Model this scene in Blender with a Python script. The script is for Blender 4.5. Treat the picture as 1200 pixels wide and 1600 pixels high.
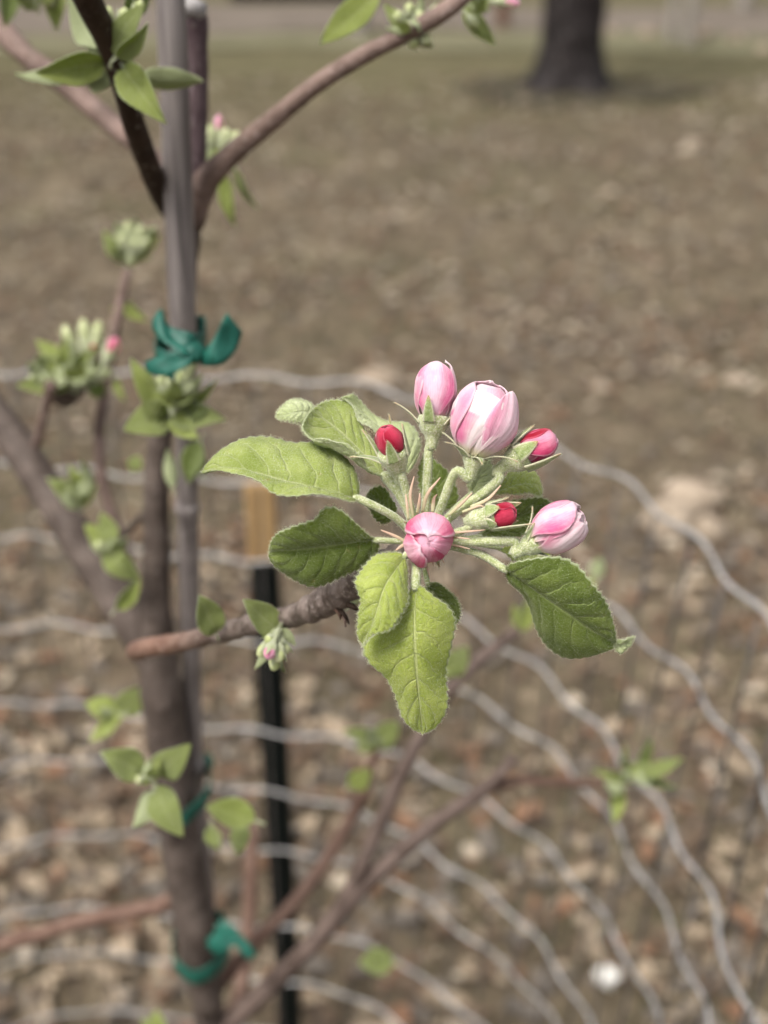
import bpy, math, random
import numpy as np
from mathutils import Vector, Matrix

S = bpy.context.scene
for o in list(bpy.data.objects):
    bpy.data.objects.remove(o)
random.seed(7)
RNG = np.random.default_rng(11)
R = math.radians

# ------------------------------------------------------------------ camera
CAM_H, PITCH, FPX = 1.5, 28.0, 1850.0          # FPX: focal length for a 1200 px wide frame
cam = bpy.data.cameras.new('camera')
cam.sensor_fit = 'HORIZONTAL'
cam.sensor_width = 36.0
cam.lens = FPX / 1200.0 * 36.0
cam.clip_start = 0.02
cam.clip_end = 1000
cam.dof.use_dof = True
cam.dof.focus_distance = 0.299
cam.dof.aperture_fstop = 10.6
cam.dof.aperture_blades = 0
camo = bpy.data.objects.new('camera', cam)
S.collection.objects.link(camo)
camo.location = (0, 0, CAM_H)
camo.rotation_euler = (R(90 - PITCH), 0, 0)
S.camera = camo

# ------------------------------------------------------------------ world, sun, exposure
SUN_EL, SUN_AZ = 60.0, -135.0                   # azimuth clockwise from +Y (away from the camera)
w = bpy.data.worlds.new('World')
S.world = w
w.use_nodes = True
nt = w.node_tree
bg = nt.nodes['Background']
sky = nt.nodes.new('ShaderNodeTexSky')
sky.sky_type = 'NISHITA'
sky.sun_disc = False
sky.sun_elevation = R(SUN_EL)
sky.sun_rotation = R(SUN_AZ)
sky.dust_density = 4.0
hs = nt.nodes.new('ShaderNodeHueSaturation')
hs.inputs['Saturation'].default_value = 0.22    # an overcast sky is nearly white
nt.links.new(sky.outputs[0], hs.inputs['Color'])
nt.links.new(hs.outputs[0], bg.inputs['Color'])
bg.inputs['Strength'].default_value = 0.085
sun = bpy.data.lights.new('sun', 'SUN')
sun.energy = 1.5
sun.angle = R(22)
sun.color = (1.0, 0.95, 0.87)
suno = bpy.data.objects.new('sun', sun)
S.collection.objects.link(suno)
sd = Vector((math.sin(R(SUN_AZ)) * math.cos(R(SUN_EL)), math.cos(R(SUN_AZ)) * math.cos(R(SUN_EL)), math.sin(R(SUN_EL))))
suno.rotation_euler = (-sd).to_track_quat('-Z', 'Y').to_euler()
S.view_settings.view_transform = 'Standard'
S.view_settings.look = 'None'
S.view_settings.gamma = 1
S.view_settings.exposure = 1.42
S.view_settings.use_curve_mapping = False
S.cycles.use_denoising = True
S.cycles.use_adaptive_sampling = True
S.cycles.adaptive_threshold = 0.03
S.cycles.max_bounces = 5
S.cycles.diffuse_bounces = 3
S.cycles.transparent_max_bounces = 8

# ------------------------------------------------------------------ coordinates
CP, SP = math.cos(R(PITCH)), math.sin(R(PITCH))
CAMV = np.array((0, 0, CAM_H))

def P(x, y, d):
    """the point at depth d metres that the photograph shows at pixel (x, y) of 1200 x 1600"""
    a = (x - 600) / FPX
    u = (800 - y) / FPX
    return np.array((a * d, d * (CP + u * SP), CAM_H + d * (-SP + u * CP)))

def DY(y, Y):
    """depth of the point in image row y that lies Y metres ahead"""
    return Y / (CP + (800 - y) / FPX * SP)

def GZ(x, y, z=0.0):
    """point at height z seen at pixel (x, y)"""
    u = (800 - y) / FPX
    d = (z - CAM_H) / (-SP + u * CP)
    return P(x, y, d)

def spl(pts, n):
    """Catmull-Rom through the rows of pts, n samples evenly spaced along the length"""
    p = np.array(pts, float)
    if len(p) == 2:
        t = np.linspace(0, 1, n)[:, None]
        return p[0] * (1 - t) + p[1] * t
    q = np.vstack([2 * p[0] - p[1], p, 2 * p[-1] - p[-2]])
    out = []
    for i in range(1, len(q) - 2):
        t = np.linspace(0, 1, 24, endpoint=False)[:, None]
        a, b, c, e = q[i - 1], q[i], q[i + 1], q[i + 2]
        out.append(0.5 * ((2 * b) + (-a + c) * t + (2 * a - 5 * b + 4 * c - e) * t ** 2 + (-a + 3 * b - 3 * c + e) * t ** 3))
    out.append(p[-1:])
    s = np.vstack(out)
    L = np.concatenate([[0], np.cumsum(np.linalg.norm(np.diff(s[:, :3], axis=0), axis=1))])
    tt = np.linspace(0, L[-1], n)
    return np.stack([np.interp(tt, L, s[:, k]) for k in range(s.shape[1])], 1)

def nrm(v):
    v = np.asarray(v, float)
    return v / (np.linalg.norm(v, axis=-1, keepdims=True) + 1e-12)

# ------------------------------------------------------------------ objects
COL = S.collection
ROOT = {}

def empty(name, loc, label, cat, group=None):
    o = bpy.data.objects.new(name, None)
    o.empty_display_size = 0.02
    COL.objects.link(o)
    o.location = loc
    ROOT[o.name] = np.array(loc, float)
    tag(o, label, cat, group)
    return o

def tag(o, label=None, cat=None, group=None, kind=None):
    if label: o['label'] = label
    if cat: o['category'] = cat
    if group: o['group'] = group
    if kind: o['kind'] = kind
    return o

def mk(name, V, F, mats, parent=None, uv=None, mi=None, smooth=True, loc=None):
    """one mesh object; V in world space, uv one pair per vertex, mi one material index per face"""
    V = np.asarray(V, float)
    off = np.zeros(3)
    if parent is not None:
        off = ROOT.get(parent.name, off)
    elif loc is not None:
        off = np.array(loc, float)
    me = bpy.data.meshes.new(name)
    me.from_pydata((V - off).tolist(), [], [tuple(int(i) for i in f) for f in F])
    for m in (mats if isinstance(mats, (list, tuple)) else [mats]):
        me.materials.append(m)
    if uv is not None:
        lay = me.uv_layers.new(name='UVMap')
        idx = np.zeros(len(me.loops), dtype=np.int32)
        me.loops.foreach_get('vertex_index', idx)
        lay.data.foreach_set('uv', np.asarray(uv, np.float32)[idx].ravel())
    if mi is not None:
        me.polygons.foreach_set('material_index', np.asarray(mi, np.int32))
    if smooth:
        me.polygons.foreach_set('use_smooth', np.ones(len(me.polygons), dtype=bool))
    me.update()
    o = bpy.data.objects.new(name, me)
    COL.objects.link(o)
    if parent is not None:
        o.parent = parent
        ROOT[o.name] = off
    elif loc is not None:
        o.location = loc
        ROOT[o.name] = off
    return o

def hash_noise(p, f, seed=0):
    """cheap smooth pseudo noise in -1..1"""
    x = p * f
    return (np.sin(x[..., 0] * 1.3 + x[..., 1] * 2.1 + x[..., 2] * 0.7 + seed) +
            np.sin(x[..., 0] * 2.7 - x[..., 1] * 1.1 + x[..., 2] * 1.9 + seed * 2.3) +
            np.sin(-x[..., 0] * 0.9 + x[..., 1] * 3.3 + x[..., 2] * 2.6 + seed * 1.7)) / 3

def tube_data(path, rad, nseg=12, n=40, bump=0.0, bf=300, seed=0, cap=True, ecc=None):
    """path (k,3) and radii (k,), resampled to n rings; returns V, F, uv"""
    q = spl(np.column_stack([np.array(path, float), np.array(rad, float)]), n)
    c, r = q[:, :3], q[:, 3]
    T = nrm(np.gradient(c, axis=0))
    N = np.zeros_like(T)
    a = np.array((0, 0, 1.0)) if abs(T[0, 2]) < 0.9 else np.array((1.0, 0, 0))
    N[0] = nrm(a - T[0] * a.dot(T[0]))
    for i in range(1, n):
        v = N[i - 1] - T[i] * N[i - 1].dot(T[i])
        N[i] = nrm(v)
    B = np.cross(T, N)
    th = np.linspace(0, 2 * np.pi, nseg, endpoint=False)
    V = c[:, None] + r[:, None, None] * (np.cos(th)[None, :, None] * N[:, None] + np.sin(th)[None, :, None] * B[:, None])
    if bump:
        d = nrm(V - c[:, None])
        V = V + d * (bump * r[:, None] * hash_noise(V, bf, seed))[..., None]
    V = V.reshape(-1, 3)
    F = []
    for i in range(n - 1):
        for j in range(nseg):
            k = (j + 1) % nseg
            F.append((i * nseg + j, i * nseg + k, (i + 1) * nseg + k, (i + 1) * nseg + j))
    uv = np.stack(np.meshgrid(np.linspace(0, 1, nseg), np.linspace(0, 1, n)), -1).reshape(-1, 2)
    if cap:
        V = np.vstack([V, c[0], c[-1]])
        uv = np.vstack([uv, [[.5, 0], [.5, 1]]])
        a, b = len(V) - 2, len(V) - 1
        for j in range(nseg):
            k = (j + 1) % nseg
            F.append((a, k, j))
            F.append((b, (n - 1) * nseg + j, (n - 1) * nseg + k))
    return V, F, uv

def join(parts):
    """[(V, F, uv, materialindex)] -> one"""
    Vs, Fs, Us, Ms, o = [], [], [], [], 0
    for V, F, U, m in parts:
        Vs.append(V)
        Us.append(U if U is not None else np.zeros((len(V), 2)))
        Fs += [tuple(i + o for i in f) for f in F]
        Ms += [m] * len(F) if np.isscalar(m) else list(m)
        o += len(V)
    return np.vstack(Vs), Fs, np.vstack(Us), Ms

# ------------------------------------------------------------------ materials
def lin(r, g, b):
    f = lambda c: (c / 255 / 12.92) if c / 255 <= 0.04045 else ((c / 255 + 0.055) / 1.055) ** 2.4
    return (f(r), f(g), f(b), 1)

class NB:
    def __init__(self, name):
        self.m = bpy.data.materials.new(name)
        self.m.use_nodes = True
        self.t = self.m.node_tree
        self.t.nodes.clear()
        self.out = self.n('ShaderNodeOutputMaterial')
    def n(self, kind, **kw):
        x = self.t.nodes.new(kind)
        for k, v in kw.items():
            setattr(x, k, v)
        return x
    def l(self, a, b):
        self.t.links.new(a, b)
    def val(self, sock, v):
        if hasattr(v, 'is_linked') or isinstance(v, bpy.types.NodeSocket):
            self.l(v, sock)
        else:
            sock.default_value = v
    def math(self, op, a, b=0.0, clamp=False):
        x = self.n('ShaderNodeMath', operation=op, use_clamp=clamp)
        self.val(x.inputs[0], a); self.val(x.inputs[1], b)
        return x.outputs[0]
    def mix(self, f, a, b, blend='MIX'):
        x = self.n('ShaderNodeMix', data_type='RGBA', blend_type=blend)
        self.val(x.inputs[0], f); self.val(x.inputs[6], a); self.val(x.inputs[7], b)
        return x.outputs[2]
    def ramp(self, f, lo, hi):
        x = self.n('ShaderNodeMapRange', interpolation_type='SMOOTHSTEP')
        self.val(x.inputs[0], f)
        x.inputs[1].default_value = lo; x.inputs[2].default_value = hi
        x.inputs[3].default_value = 0; x.inputs[4].default_value = 1
        return x.outputs[0]
    def noise(self, scale, detail=4, rough=0.55, vec=None, dist=0.0):
        x = self.n('ShaderNodeTexNoise')
        x.inputs['Scale'].default_value = scale; x.inputs['Detail'].default_value = detail
        x.inputs['Roughness'].default_value = rough; x.inputs['Distortion'].default_value = dist
        if vec is not None: self.l(vec, x.inputs['Vector'])
        return x.outputs[0]
    def geo(self):
        return self.n('ShaderNodeNewGeometry').outputs['Position']
    def obj(self):
        return self.n('ShaderNodeTexCoord').outputs['Object']
    def uv(self):
        s = self.n('ShaderNodeSeparateXYZ')
        self.l(self.n('ShaderNodeTexCoord').outputs['UV'], s.inputs[0])
        return s.outputs[0], s.outputs[1]
    def scalev(self, vec, sc):
        x = self.n('ShaderNodeMapping')
        self.l(vec, x.inputs[0]); x.inputs['Scale'].default_value = sc
        return x.outputs[0]
    def rnd(self):
        return self.n('ShaderNodeObjectInfo').outputs['Random']
    def finish(self, col, rough=0.6, bump=None, bdist=0.0005, bstr=0.6, trans=0.0, tcol=None, spec=0.3, sheen=0.0, shtint=None):
        p = self.n('ShaderNodeBsdfPrincipled')
        self.val(p.inputs['Base Color'], col)
        self.val(p.inputs['Roughness'], rough)
        p.inputs['Specular IOR Level'].default_value = spec
        if sheen:
            p.inputs['Sheen Weight'].default_value = sheen
            p.inputs['Sheen Roughness'].default_value = 0.45
            if shtint: p.inputs['Sheen Tint'].default_value = shtint
        if bump is not None:
            b = self.n('ShaderNodeBump')
            b.inputs['Strength'].default_value = bstr; b.inputs['Distance'].default_value = bdist
            self.l(bump, b.inputs['Height']); self.l(b.outputs[0], p.inputs['Normal'])
        res = p.outputs[0]
        if trans:
            t = self.n('ShaderNodeBsdfTranslucent')
            self.val(t.inputs['Color'], tcol if tcol is not None else col)
            mx = self.n('ShaderNodeMixShader')
            mx.inputs[0].default_value = trans
            self.l(res, mx.inputs[1]); self.l(t.outputs[0], mx.inputs[2])
            res = mx.outputs[0]
        self.l(res, self.out.inputs['Surface'])
        return self.m

def leaf_mat(name, c1, c2, vein, hair, nveins=7.0, hairamt=0.85, trans=0.32, tcol=(0.45, 0.58, 0.06, 1), veinamt=0.55, sheen=0.32):
    b = NB(name)
    x, y = b.uv()
    u = b.math('ABSOLUTE', b.math('SUBTRACT', b.math('MULTIPLY', x, 2), 1))
    pos = b.obj()
    wob = b.math('MULTIPLY', b.math('SUBTRACT', b.noise(160, 2, 0.5, pos), 0.5), 0.1)
    mid = b.math('SUBTRACT', 1.0, b.ramp(u, 0.012, 0.055))
    ph = b.math('MULTIPLY', b.math('SUBTRACT', b.math('ADD', y, wob), b.math('MULTIPLY', b.math('POWER', u, 1.25), 0.24)), nveins)
    fr = b.math('ABSOLUTE', b.math('SUBTRACT', b.math('FRACT', b.math('ADD', ph, 10.5)), 0.5))
    sec = b.math('MULTIPLY', b.math('SUBTRACT', 1.0, b.ramp(fr, 0.015, 0.075)), b.math('SUBTRACT', 1.0, b.ramp(u, 0.55, 0.95)))
    vo = b.n('ShaderNodeTexVoronoi', feature='DISTANCE_TO_EDGE')
    vo.inputs['Scale'].default_value = 900
    b.l(pos, vo.inputs['Vector'])
    ret = b.math('SUBTRACT', 1.0, b.ramp(vo.outputs[0], 0.0, 0.12))
    n1 = b.ramp(b.noise(130, 4, 0.6, pos), 0.3, 0.72)
    col = b.mix(n1, c1, c2)
    col = b.mix(b.math('MULTIPLY', b.ramp(b.noise(48, 3, 0.6, pos), 0.42, 0.7), 0.45), col, b.mix(0.5, c1, (c1[0] * .6, c1[1] * .62, c1[2] * .6, 1)))
    spot = b.ramp(b.noise(420, 1, 0.4, pos), 0.74, 0.8)
    col = b.mix(b.math('MULTIPLY', spot, 0.5), col, (0.25, 0.16, 0.05, 1))
    col = b.mix(b.math('MULTIPLY', ret, 0.2), col, vein)
    spk = b.ramp(b.noise(2600, 2, 0.7, pos), 0.52, 0.72)
    patch = b.ramp(b.noise(210, 2, 0.5, pos), 0.3, 0.75)
    col = b.mix(b.math('MULTIPLY', b.math('MULTIPLY', spk, patch), hairamt), col, hair)
    vm = b.math('MAXIMUM', b.math('MULTIPLY', mid, 1.0), b.math('MULTIPLY', sec, 0.55))
    col = b.mix(b.math('MULTIPLY', vm, veinamt), col, vein)
    col = b.mix(b.math('MULTIPLY', b.ramp(u, 0.95, 0.995), 0.75), col, hair)
    h = b.math('SUBTRACT', b.math('MULTIPLY', b.noise(1400, 3, 0.6, pos), 0.5), b.math('MULTIPLY', vm, 0.8))
    h = b.math('SUBTRACT', h, b.math('MULTIPLY', ret, 0.25))
    return b.finish(col, 0.62, h, 0.0006, 0.8, trans, tcol, 0.16, sheen, (0.8, 0.85, 0.62, 1))

M = {}
HAIRC = (0.62, 0.66, 0.45, 1)
M['leaf'] = leaf_mat('leaf upper side', (0.2, 0.25, 0.05, 1), (0.35, 0.4, 0.125, 1), (0.6, 0.62, 0.34, 1), HAIRC)
M['leaf_young'] = leaf_mat('young leaf upper side', (0.25, 0.31, 0.045, 1), (0.4, 0.455, 0.105, 1), (0.62, 0.65, 0.32, 1), HAIRC, hairamt=0.7)
M['leaf_mature'] = leaf_mat('mature leaf upper side', (0.085, 0.122, 0.02, 1), (0.175, 0.22, 0.048, 1), (0.4, 0.45, 0.2, 1), HAIRC, hairamt=0.4)
M['leaf_back'] = leaf_mat('woolly leaf underside', (0.37, 0.43, 0.19, 1), (0.5, 0.54, 0.32, 1), (0.6, 0.63, 0.42, 1), (0.76, 0.77, 0.62, 1), hairamt=0.75, trans=0.25)

def wool_mat():
    b = NB('woolly green stem')
    pos = b.obj()
    c = b.mix(b.ramp(b.noise(500, 4, 0.6, pos), 0.3, 0.7), (0.28, 0.34, 0.11, 1), (0.48, 0.51, 0.27, 1))
    c = b.mix(b.math('MULTIPLY', b.ramp(b.noise(2400, 3, 0.7, pos), 0.45, 0.68), 0.8), c, (0.82, 0.81, 0.68, 1))
    return b.finish(c, 0.8, b.noise(2200, 3, 0.6, pos), 0.0005, 0.8, 0.12, (0.5, 0.6, 0.2, 1), 0.15, 0.6)
M['wool'] = wool_mat()
def sepal_mat():
    b = NB('sepal')
    x, y = b.uv()
    pos = b.obj()
    c = b.mix(b.ramp(b.noise(900, 3, 0.6, pos), 0.3, 0.7), (0.16, 0.23, 0.06, 1), (0.34, 0.4, 0.17, 1))
    u = b.math('ABSOLUTE', b.math('SUBTRACT', b.math('MULTIPLY', x, 2), 1))
    c = b.mix(b.math('MULTIPLY', b.ramp(u, 0.55, 0.95), 0.8), c, (0.66, 0.62, 0.46, 1))
    c = b.mix(b.math('MULTIPLY', b.ramp(y, 0.72, 1.0), 0.6), c, (0.5, 0.24, 0.14, 1))
    c = b.mix(b.math('MULTIPLY', b.ramp(b.noise(2800, 2, 0.7, pos), 0.5, 0.7), 0.5), c, (0.66, 0.67, 0.5, 1))
    return b.finish(c, 0.75, b.noise(2200, 3, 0.6, pos), 0.0004, 0.6, 0.2, (0.5, 0.5, 0.15, 1), 0.15, 0.4)
M['sepal'] = sepal_mat()
def hair_mat():
    b = NB('fine pale down')
    return b.finish((0.68, 0.72, 0.5, 1), 0.7, trans=0.5, tcol=(0.72, 0.74, 0.5, 1), spec=0.2)
M['hair'] = hair_mat()

def petal_mat(name, pale, deep, base, amt=1.0, veinc=None, lo=0.0, half=False, vlo=0.14, rim=0.25):
    """pale centre line and foot, deeper towards the two sides, fine fanning veins"""
    b = NB(name)
    x, y = b.uv()
    pos = b.obj()
    us = b.math('SUBTRACT', b.math('MULTIPLY', x, 2), 1)
    u = b.math('ABSOLUTE', us)
    nz = b.noise(230, 3, 0.55, pos)
    g = b.math('ADD', b.math('MULTIPLY', b.ramp(u, 0.05, 0.9), 0.75), b.math('MULTIPLY', b.math('SUBTRACT', nz, 0.5), 1.1))
    g = b.math('ADD', g, lo)
    g = b.math('MULTIPLY', g, b.ramp(y, 0.05, 0.35))
    g = b.math('MULTIPLY', g, b.math('SUBTRACT', 1.0, b.math('MULTIPLY', b.ramp(y, 0.7, 1.0), 0.45)))
    if half:     # only the lower left of the petal is flushed
        g = b.math('MULTIPLY', b.math('MULTIPLY', b.ramp(b.math('ADD', b.math('MULTIPLY', us, -1.0), b.math('MULTIPLY', nz, 0.3)), -0.35, 0.25), b.ramp(y, 0.06, 0.25)),
                   b.math('SUBTRACT', 1.0, b.ramp(b.math('ADD', y, b.math('MULTIPLY', nz, 0.2)), 0.70, 0.8)))
        g = b.math('MULTIPLY', g, b.math('ADD', 0.6, b.math('MULTIPLY', nz, 0.7)))
    g = b.math('MULTIPLY', g, amt, clamp=True)
    # veins that fan out from the foot of the petal
    cv = b.n('ShaderNodeCombineXYZ')
    b.l(b.math('MULTIPLY', us, 13.0), cv.inputs[0]); b.l(b.math('MULTIPLY', y, 2.2), cv.inputs[1])
    vn = b.noise(1.6, 3, 0.6, cv.outputs[0], 0.6)
    vm = b.ramp(vn, 0.46, 0.6)
    cv2 = b.n('ShaderNodeCombineXYZ')
    b.l(b.math('MULTIPLY', u, 5.0), cv2.inputs[0]); b.l(b.math('SUBTRACT', b.math('MULTIPLY', y, 34.0), b.math('MULTIPLY', u, 14.0)), cv2.inputs[1])
    vn2 = b.noise(1.3, 2, 0.5, cv2.outputs[0], 0.4)
    vm2 = b.math('MULTIPLY', b.ramp(vn2, 0.5, 0.62), b.ramp(u, 0.3, 0.8))
    col = b.mix(g, pale, deep)
    v = b.math('MAXIMUM', vm, vm2)
    col = b.mix(b.math('MULTIPLY', v, b.math('ADD', vlo, b.math('MULTIPLY', g, 0.6))), col, veinc or deep)
    rm = b.math('MAXIMUM', b.ramp(u, 0.88, 0.97), b.ramp(y, 0.95, 0.99))
    col = b.mix(b.math('MULTIPLY', rm, rim), col, (min(pale[0] * 1.15, .9), min(pale[1] * 1.5 + .06, .85), min(pale[2] * 1.4 + .06, .85), 1))
    dk = b.math('MULTIPLY', b.ramp(u, 0.62, 0.86), b.math('SUBTRACT', 1.0, b.ramp(u, 0.86, 0.92)))
    col = b.mix(b.math('MULTIPLY', dk, rim), col, deep)
    col = b.mix(b.math('SUBTRACT', 1.0, b.ramp(y, 0.02, 0.2)), col, base)
    h = b.math('ADD', b.math('MULTIPLY', vn, 0.6), b.math('ADD', b.math('MULTIPLY', vn2, 0.3), b.math('MULTIPLY', nz, 0.4)))
    return b.finish(col, 0.6, h, 0.0008, 0.5, 0.32, col, 0.1, 0.15)

CREAM = (0.72, 0.66, 0.42, 1)
M['petal_pale'] = petal_mat('pale pink petal', (0.85, 0.6, 0.7, 1), (0.70, 0.13, 0.3, 1), CREAM, 1.0)
M['petal_blush'] = petal_mat('blush petal', (0.89, 0.73, 0.76, 1), (0.74, 0.24, 0.38, 1), CREAM, 0.9, vlo=0.1)
M['petal_white'] = petal_mat('white petal', (0.85, 0.74, 0.73, 1), (0.82, 0.46, 0.54, 1), CREAM, 0.4, vlo=0.03)
M['petal_half'] = petal_mat('half flushed white petal', (0.86, 0.76, 0.75, 1), (0.72, 0.2, 0.37, 1), CREAM, 1.0, half=True, vlo=0.03)
M['petal_pink'] = petal_mat('pink petal', (0.83, 0.38, 0.5, 1), (0.58, 0.045, 0.15, 1), (0.7, 0.45, 0.38, 1), 1.1, lo=0.05, rim=0.5)
M['petal_red'] = petal_mat('crimson petal', (0.63, 0.06, 0.12, 1), (0.34, 0.008, 0.03, 1), (0.6, 0.2, 0.16, 1), 1.1, lo=0.12, rim=0.6)
M['petal_soft'] = petal_mat('soft pink petal', (0.87, 0.66, 0.72, 1), (0.74, 0.26, 0.41, 1), CREAM, 0.85, vlo=0.08)
M['petal_rose'] = petal_mat('rose petal', (0.86, 0.5, 0.61, 1), (0.64, 0.075, 0.2, 1), (0.75, 0.5, 0.42, 1), 1.1, rim=0.5)
M['petal_in'] = petal_mat('petal inner side', (0.88, 0.82, 0.8, 1), (0.84, 0.5, 0.55, 1), CREAM, 0.4)

def bract_mat():
    b = NB('pinkish bract')
    x, y = b.uv()
    c = b.mix(b.ramp(y, 0.1, 0.7), (0.5, 0.52, 0.26, 1), (0.6, 0.36, 0.27, 1))
    c = b.mix(b.math('MULTIPLY', b.noise(1500, 2, 0.5, b.obj()), 0.7), c, (0.72, 0.68, 0.5, 1))
    return b.finish(c, 0.6, trans=0.25, tcol=(0.7, 0.4, 0.25, 1))
M['bract'] = bract_mat()

def bark_mat(name, a, c, d, sc=1.0, len_scar=(0.5, 0.46, 0.4, 1)):
    b = NB(name)
    pos = b.geo()
    n1 = b.noise(70 * sc, 5, 0.6, pos)
    n2 = b.noise(420 * sc, 4, 0.65, pos)
    col = b.mix(b.ramp(n1, 0.32, 0.7), a, c)
    col = b.mix(b.math('MULTIPLY', b.ramp(n2, 0.5, 0.75), 0.6), col, d)
    vo = b.n('ShaderNodeTexVoronoi')
    vo.inputs['Scale'].default_value = 170 * sc
    b.l(pos, vo.inputs['Vector'])
    lent = b.math('SUBTRACT', 1.0, b.ramp(vo.outputs[0], 0.1, 0.2))
    col = b.mix(b.math('MULTIPLY', lent, 0.16), col, len_scar)
    h = b.math('ADD', b.math('MULTIPLY', n2, 0.6), b.math('ADD', n1, b.math('MULTIPLY', lent, 0.3)))
    return b.finish(col, 0.6, h, 0.0012 / sc, 0.9, spec=0.12)
M['bark'] = bark_mat('grey brown bark', (0.055, 0.041, 0.034, 1), (0.12, 0.094, 0.08, 1), (0.2, 0.17, 0.155, 1))
M['bark_red'] = bark_mat('reddish young bark', (0.09, 0.05, 0.036, 1), (0.16, 0.1, 0.076, 1), (0.23, 0.175, 0.15, 1))
M['bark_dull'] = bark_mat('dull pinkish bark', (0.07, 0.049, 0.04, 1), (0.135, 0.098, 0.083, 1), (0.22, 0.175, 0.16, 1))
M['bark_pink'] = bark_mat('pinkish grey bark', (0.1, 0.068, 0.056, 1), (0.215, 0.15, 0.127, 1), (0.34, 0.265, 0.24, 1))
M['bark_dark'] = bark_mat('dark brown bark', (0.02, 0.012, 0.008, 1), (0.042, 0.026, 0.018, 1), (0.07, 0.052, 0.043, 1))
M['bark_purple'] = bark_mat('dull purple bark', (0.06, 0.038, 0.042, 1), (0.12, 0.085, 0.09, 1), (0.2, 0.165, 0.17, 1))
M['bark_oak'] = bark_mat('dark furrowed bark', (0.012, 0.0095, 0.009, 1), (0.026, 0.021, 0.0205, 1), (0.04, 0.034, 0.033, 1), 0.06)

def simple(name, a, c, scale, rough=0.7, bd=0.001, stretch=None, spec=0.3, metal=0.0, trans=0.0):
    b = NB(name)
    pos = b.geo()
    if stretch: pos = b.scalev(pos, stretch)
    n = b.noise(scale, 5, 0.6, pos)
    m = b.finish(b.mix(b.ramp(n, 0.3, 0.7), a, c), rough, n, bd, 0.5, trans, None, spec)
    if metal:
        for x in b.t.nodes:
            if x.type == 'BSDF_PRINCIPLED': x.inputs['Metallic'].default_value = metal
    return m
M['cane'] = simple('weathered grey cane', (0.09, 0.076, 0.073, 1), (0.235, 0.205, 0.195, 1), 260, 0.45, 0.0006, (1, 1, 0.04), 0.5)
M['wire'] = simple('galvanised wire', (0.23, 0.222, 0.216, 1), (0.38, 0.366, 0.357, 1), 60, 0.5, 0.0003, None, 0.5, 0.25)
M['wire_dark'] = simple('weathered thin wire', (0.05, 0.045, 0.04, 1), (0.1, 0.09, 0.085, 1), 60, 0.6, 0.0003, None, 0.4, 0.2)
M['tie'] = simple('green plastic tape', (0.004, 0.075, 0.053, 1), (0.012, 0.13, 0.092, 1), 160, 0.5, 0.0006, None, 0.5, 0, 0.25)
M['post_green'] = simple('dark green enamel', (0.0012, 0.0022, 0.002, 1), (0.002, 0.004, 0.0035, 1), 40, 0.6, 0.0005, None, 0.15)
M['post_wood'] = simple('tan wood', (0.27, 0.165, 0.07, 1), (0.36, 0.235, 0.11, 1), 90, 0.7, 0.0008, (1, 1, 0.06))
M['rock'] = simple('pale tan rock', (0.2, 0.155, 0.11, 1), (0.34, 0.275, 0.21, 1), 22, 0.85, 0.01)
M['rock_white'] = simple('white stone', (0.5, 0.48, 0.44, 1), (0.66, 0.64, 0.6, 1), 40, 0.8, 0.003)
M['scar'] = simple('grey cut wood', (0.2, 0.185, 0.18, 1), (0.36, 0.34, 0.335, 1), 300, 0.8, 0.0008)
M['post_grey'] = simple('grey weathered timber', (0.2, 0.175, 0.15, 1), (0.3, 0.27, 0.235, 1), 20, 0.8, 0.004, (1, 1, 0.1))
M['stump'] = simple('rust brown bark', (0.08, 0.04, 0.025, 1), (0.14, 0.075, 0.045, 1), 20, 0.8, 0.01)
M['log'] = simple('dark log bark', (0.012, 0.011, 0.008, 1), (0.03, 0.026, 0.02, 1), 15, 0.9, 0.01)

# ================================================================== SETTING
def ground_mat():
    b = NB('dry turf and soil')
    pos = b.geo()
    big = b.noise(0.9, 4, 0.6, pos)
    med = b.noise(7, 5, 0.65, pos)
    fin = b.noise(70, 4, 0.7, pos)
    c = b.mix(b.ramp(med, 0.3, 0.7), (0.043, 0.033, 0.021, 1), (0.103, 0.079, 0.054, 1))
    c = b.mix(b.math('MULTIPLY', b.ramp(b.noise(19, 4, 0.75, pos), 0.46, 0.66), 0.75), c, (0.156, 0.122, 0.084, 1))
    c = b.mix(b.math('MULTIPLY', b.ramp(fin, 0.48, 0.72), 0.6), c, (0.212, 0.172, 0.125, 1))
    c = b.mix(b.math('MULTIPLY', b.ramp(b.noise(34, 3, 0.7, pos), 0.54, 0.68), 0.7), c, (0.019, 0.015, 0.010, 1))
    c = b.mix(b.math('MULTIPLY', b.ramp(big, 0.48, 0.72), 0.5), c, (0.068, 0.065, 0.031, 1))
    c = b.mix(b.math('MULTIPLY', b.ramp(b.noise(3.2, 4, 0.65, pos), 0.5, 0.68), 0.6), c, (0.045, 0.037, 0.022, 1))
    c = b.mix(b.math('MULTIPLY', b.ramp(b.noise(2.3, 3, 0.6, b.scalev(pos, (1, .55, 1))), 0.54, 0.7), 0.55), c, (0.2, 0.16, 0.112, 1))
    s = b.n('ShaderNodeSeparateXYZ')
    b.l(pos, s.inputs[0])
    far = b.ramp(b.math('ADD', s.outputs[1], b.math('MULTIPLY', big, 3.0)), 8.5, 12.5)
    c = b.mix(b.math('MULTIPLY', far, 0.6), c, (0.085, 0.08, 0.036, 1))
    vo = b.n('ShaderNodeTexVoronoi')
    vo.inputs['Scale'].default_value = 16
    b.l(pos, vo.inputs['Vector'])
    lv = b.math('MULTIPLY', b.math('SUBTRACT', 1.0, b.ramp(vo.outputs[0], 0.2, 0.42)), b.ramp(vo.outputs[1], 0.55, 0.75))
    c = b.mix(b.math('MULTIPLY', lv, 0.5), c, (0.224, 0.175, 0.125, 1))
    return b.finish(c, 0.95, spec=0.08)
M['ground'] = ground_mat()
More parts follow.
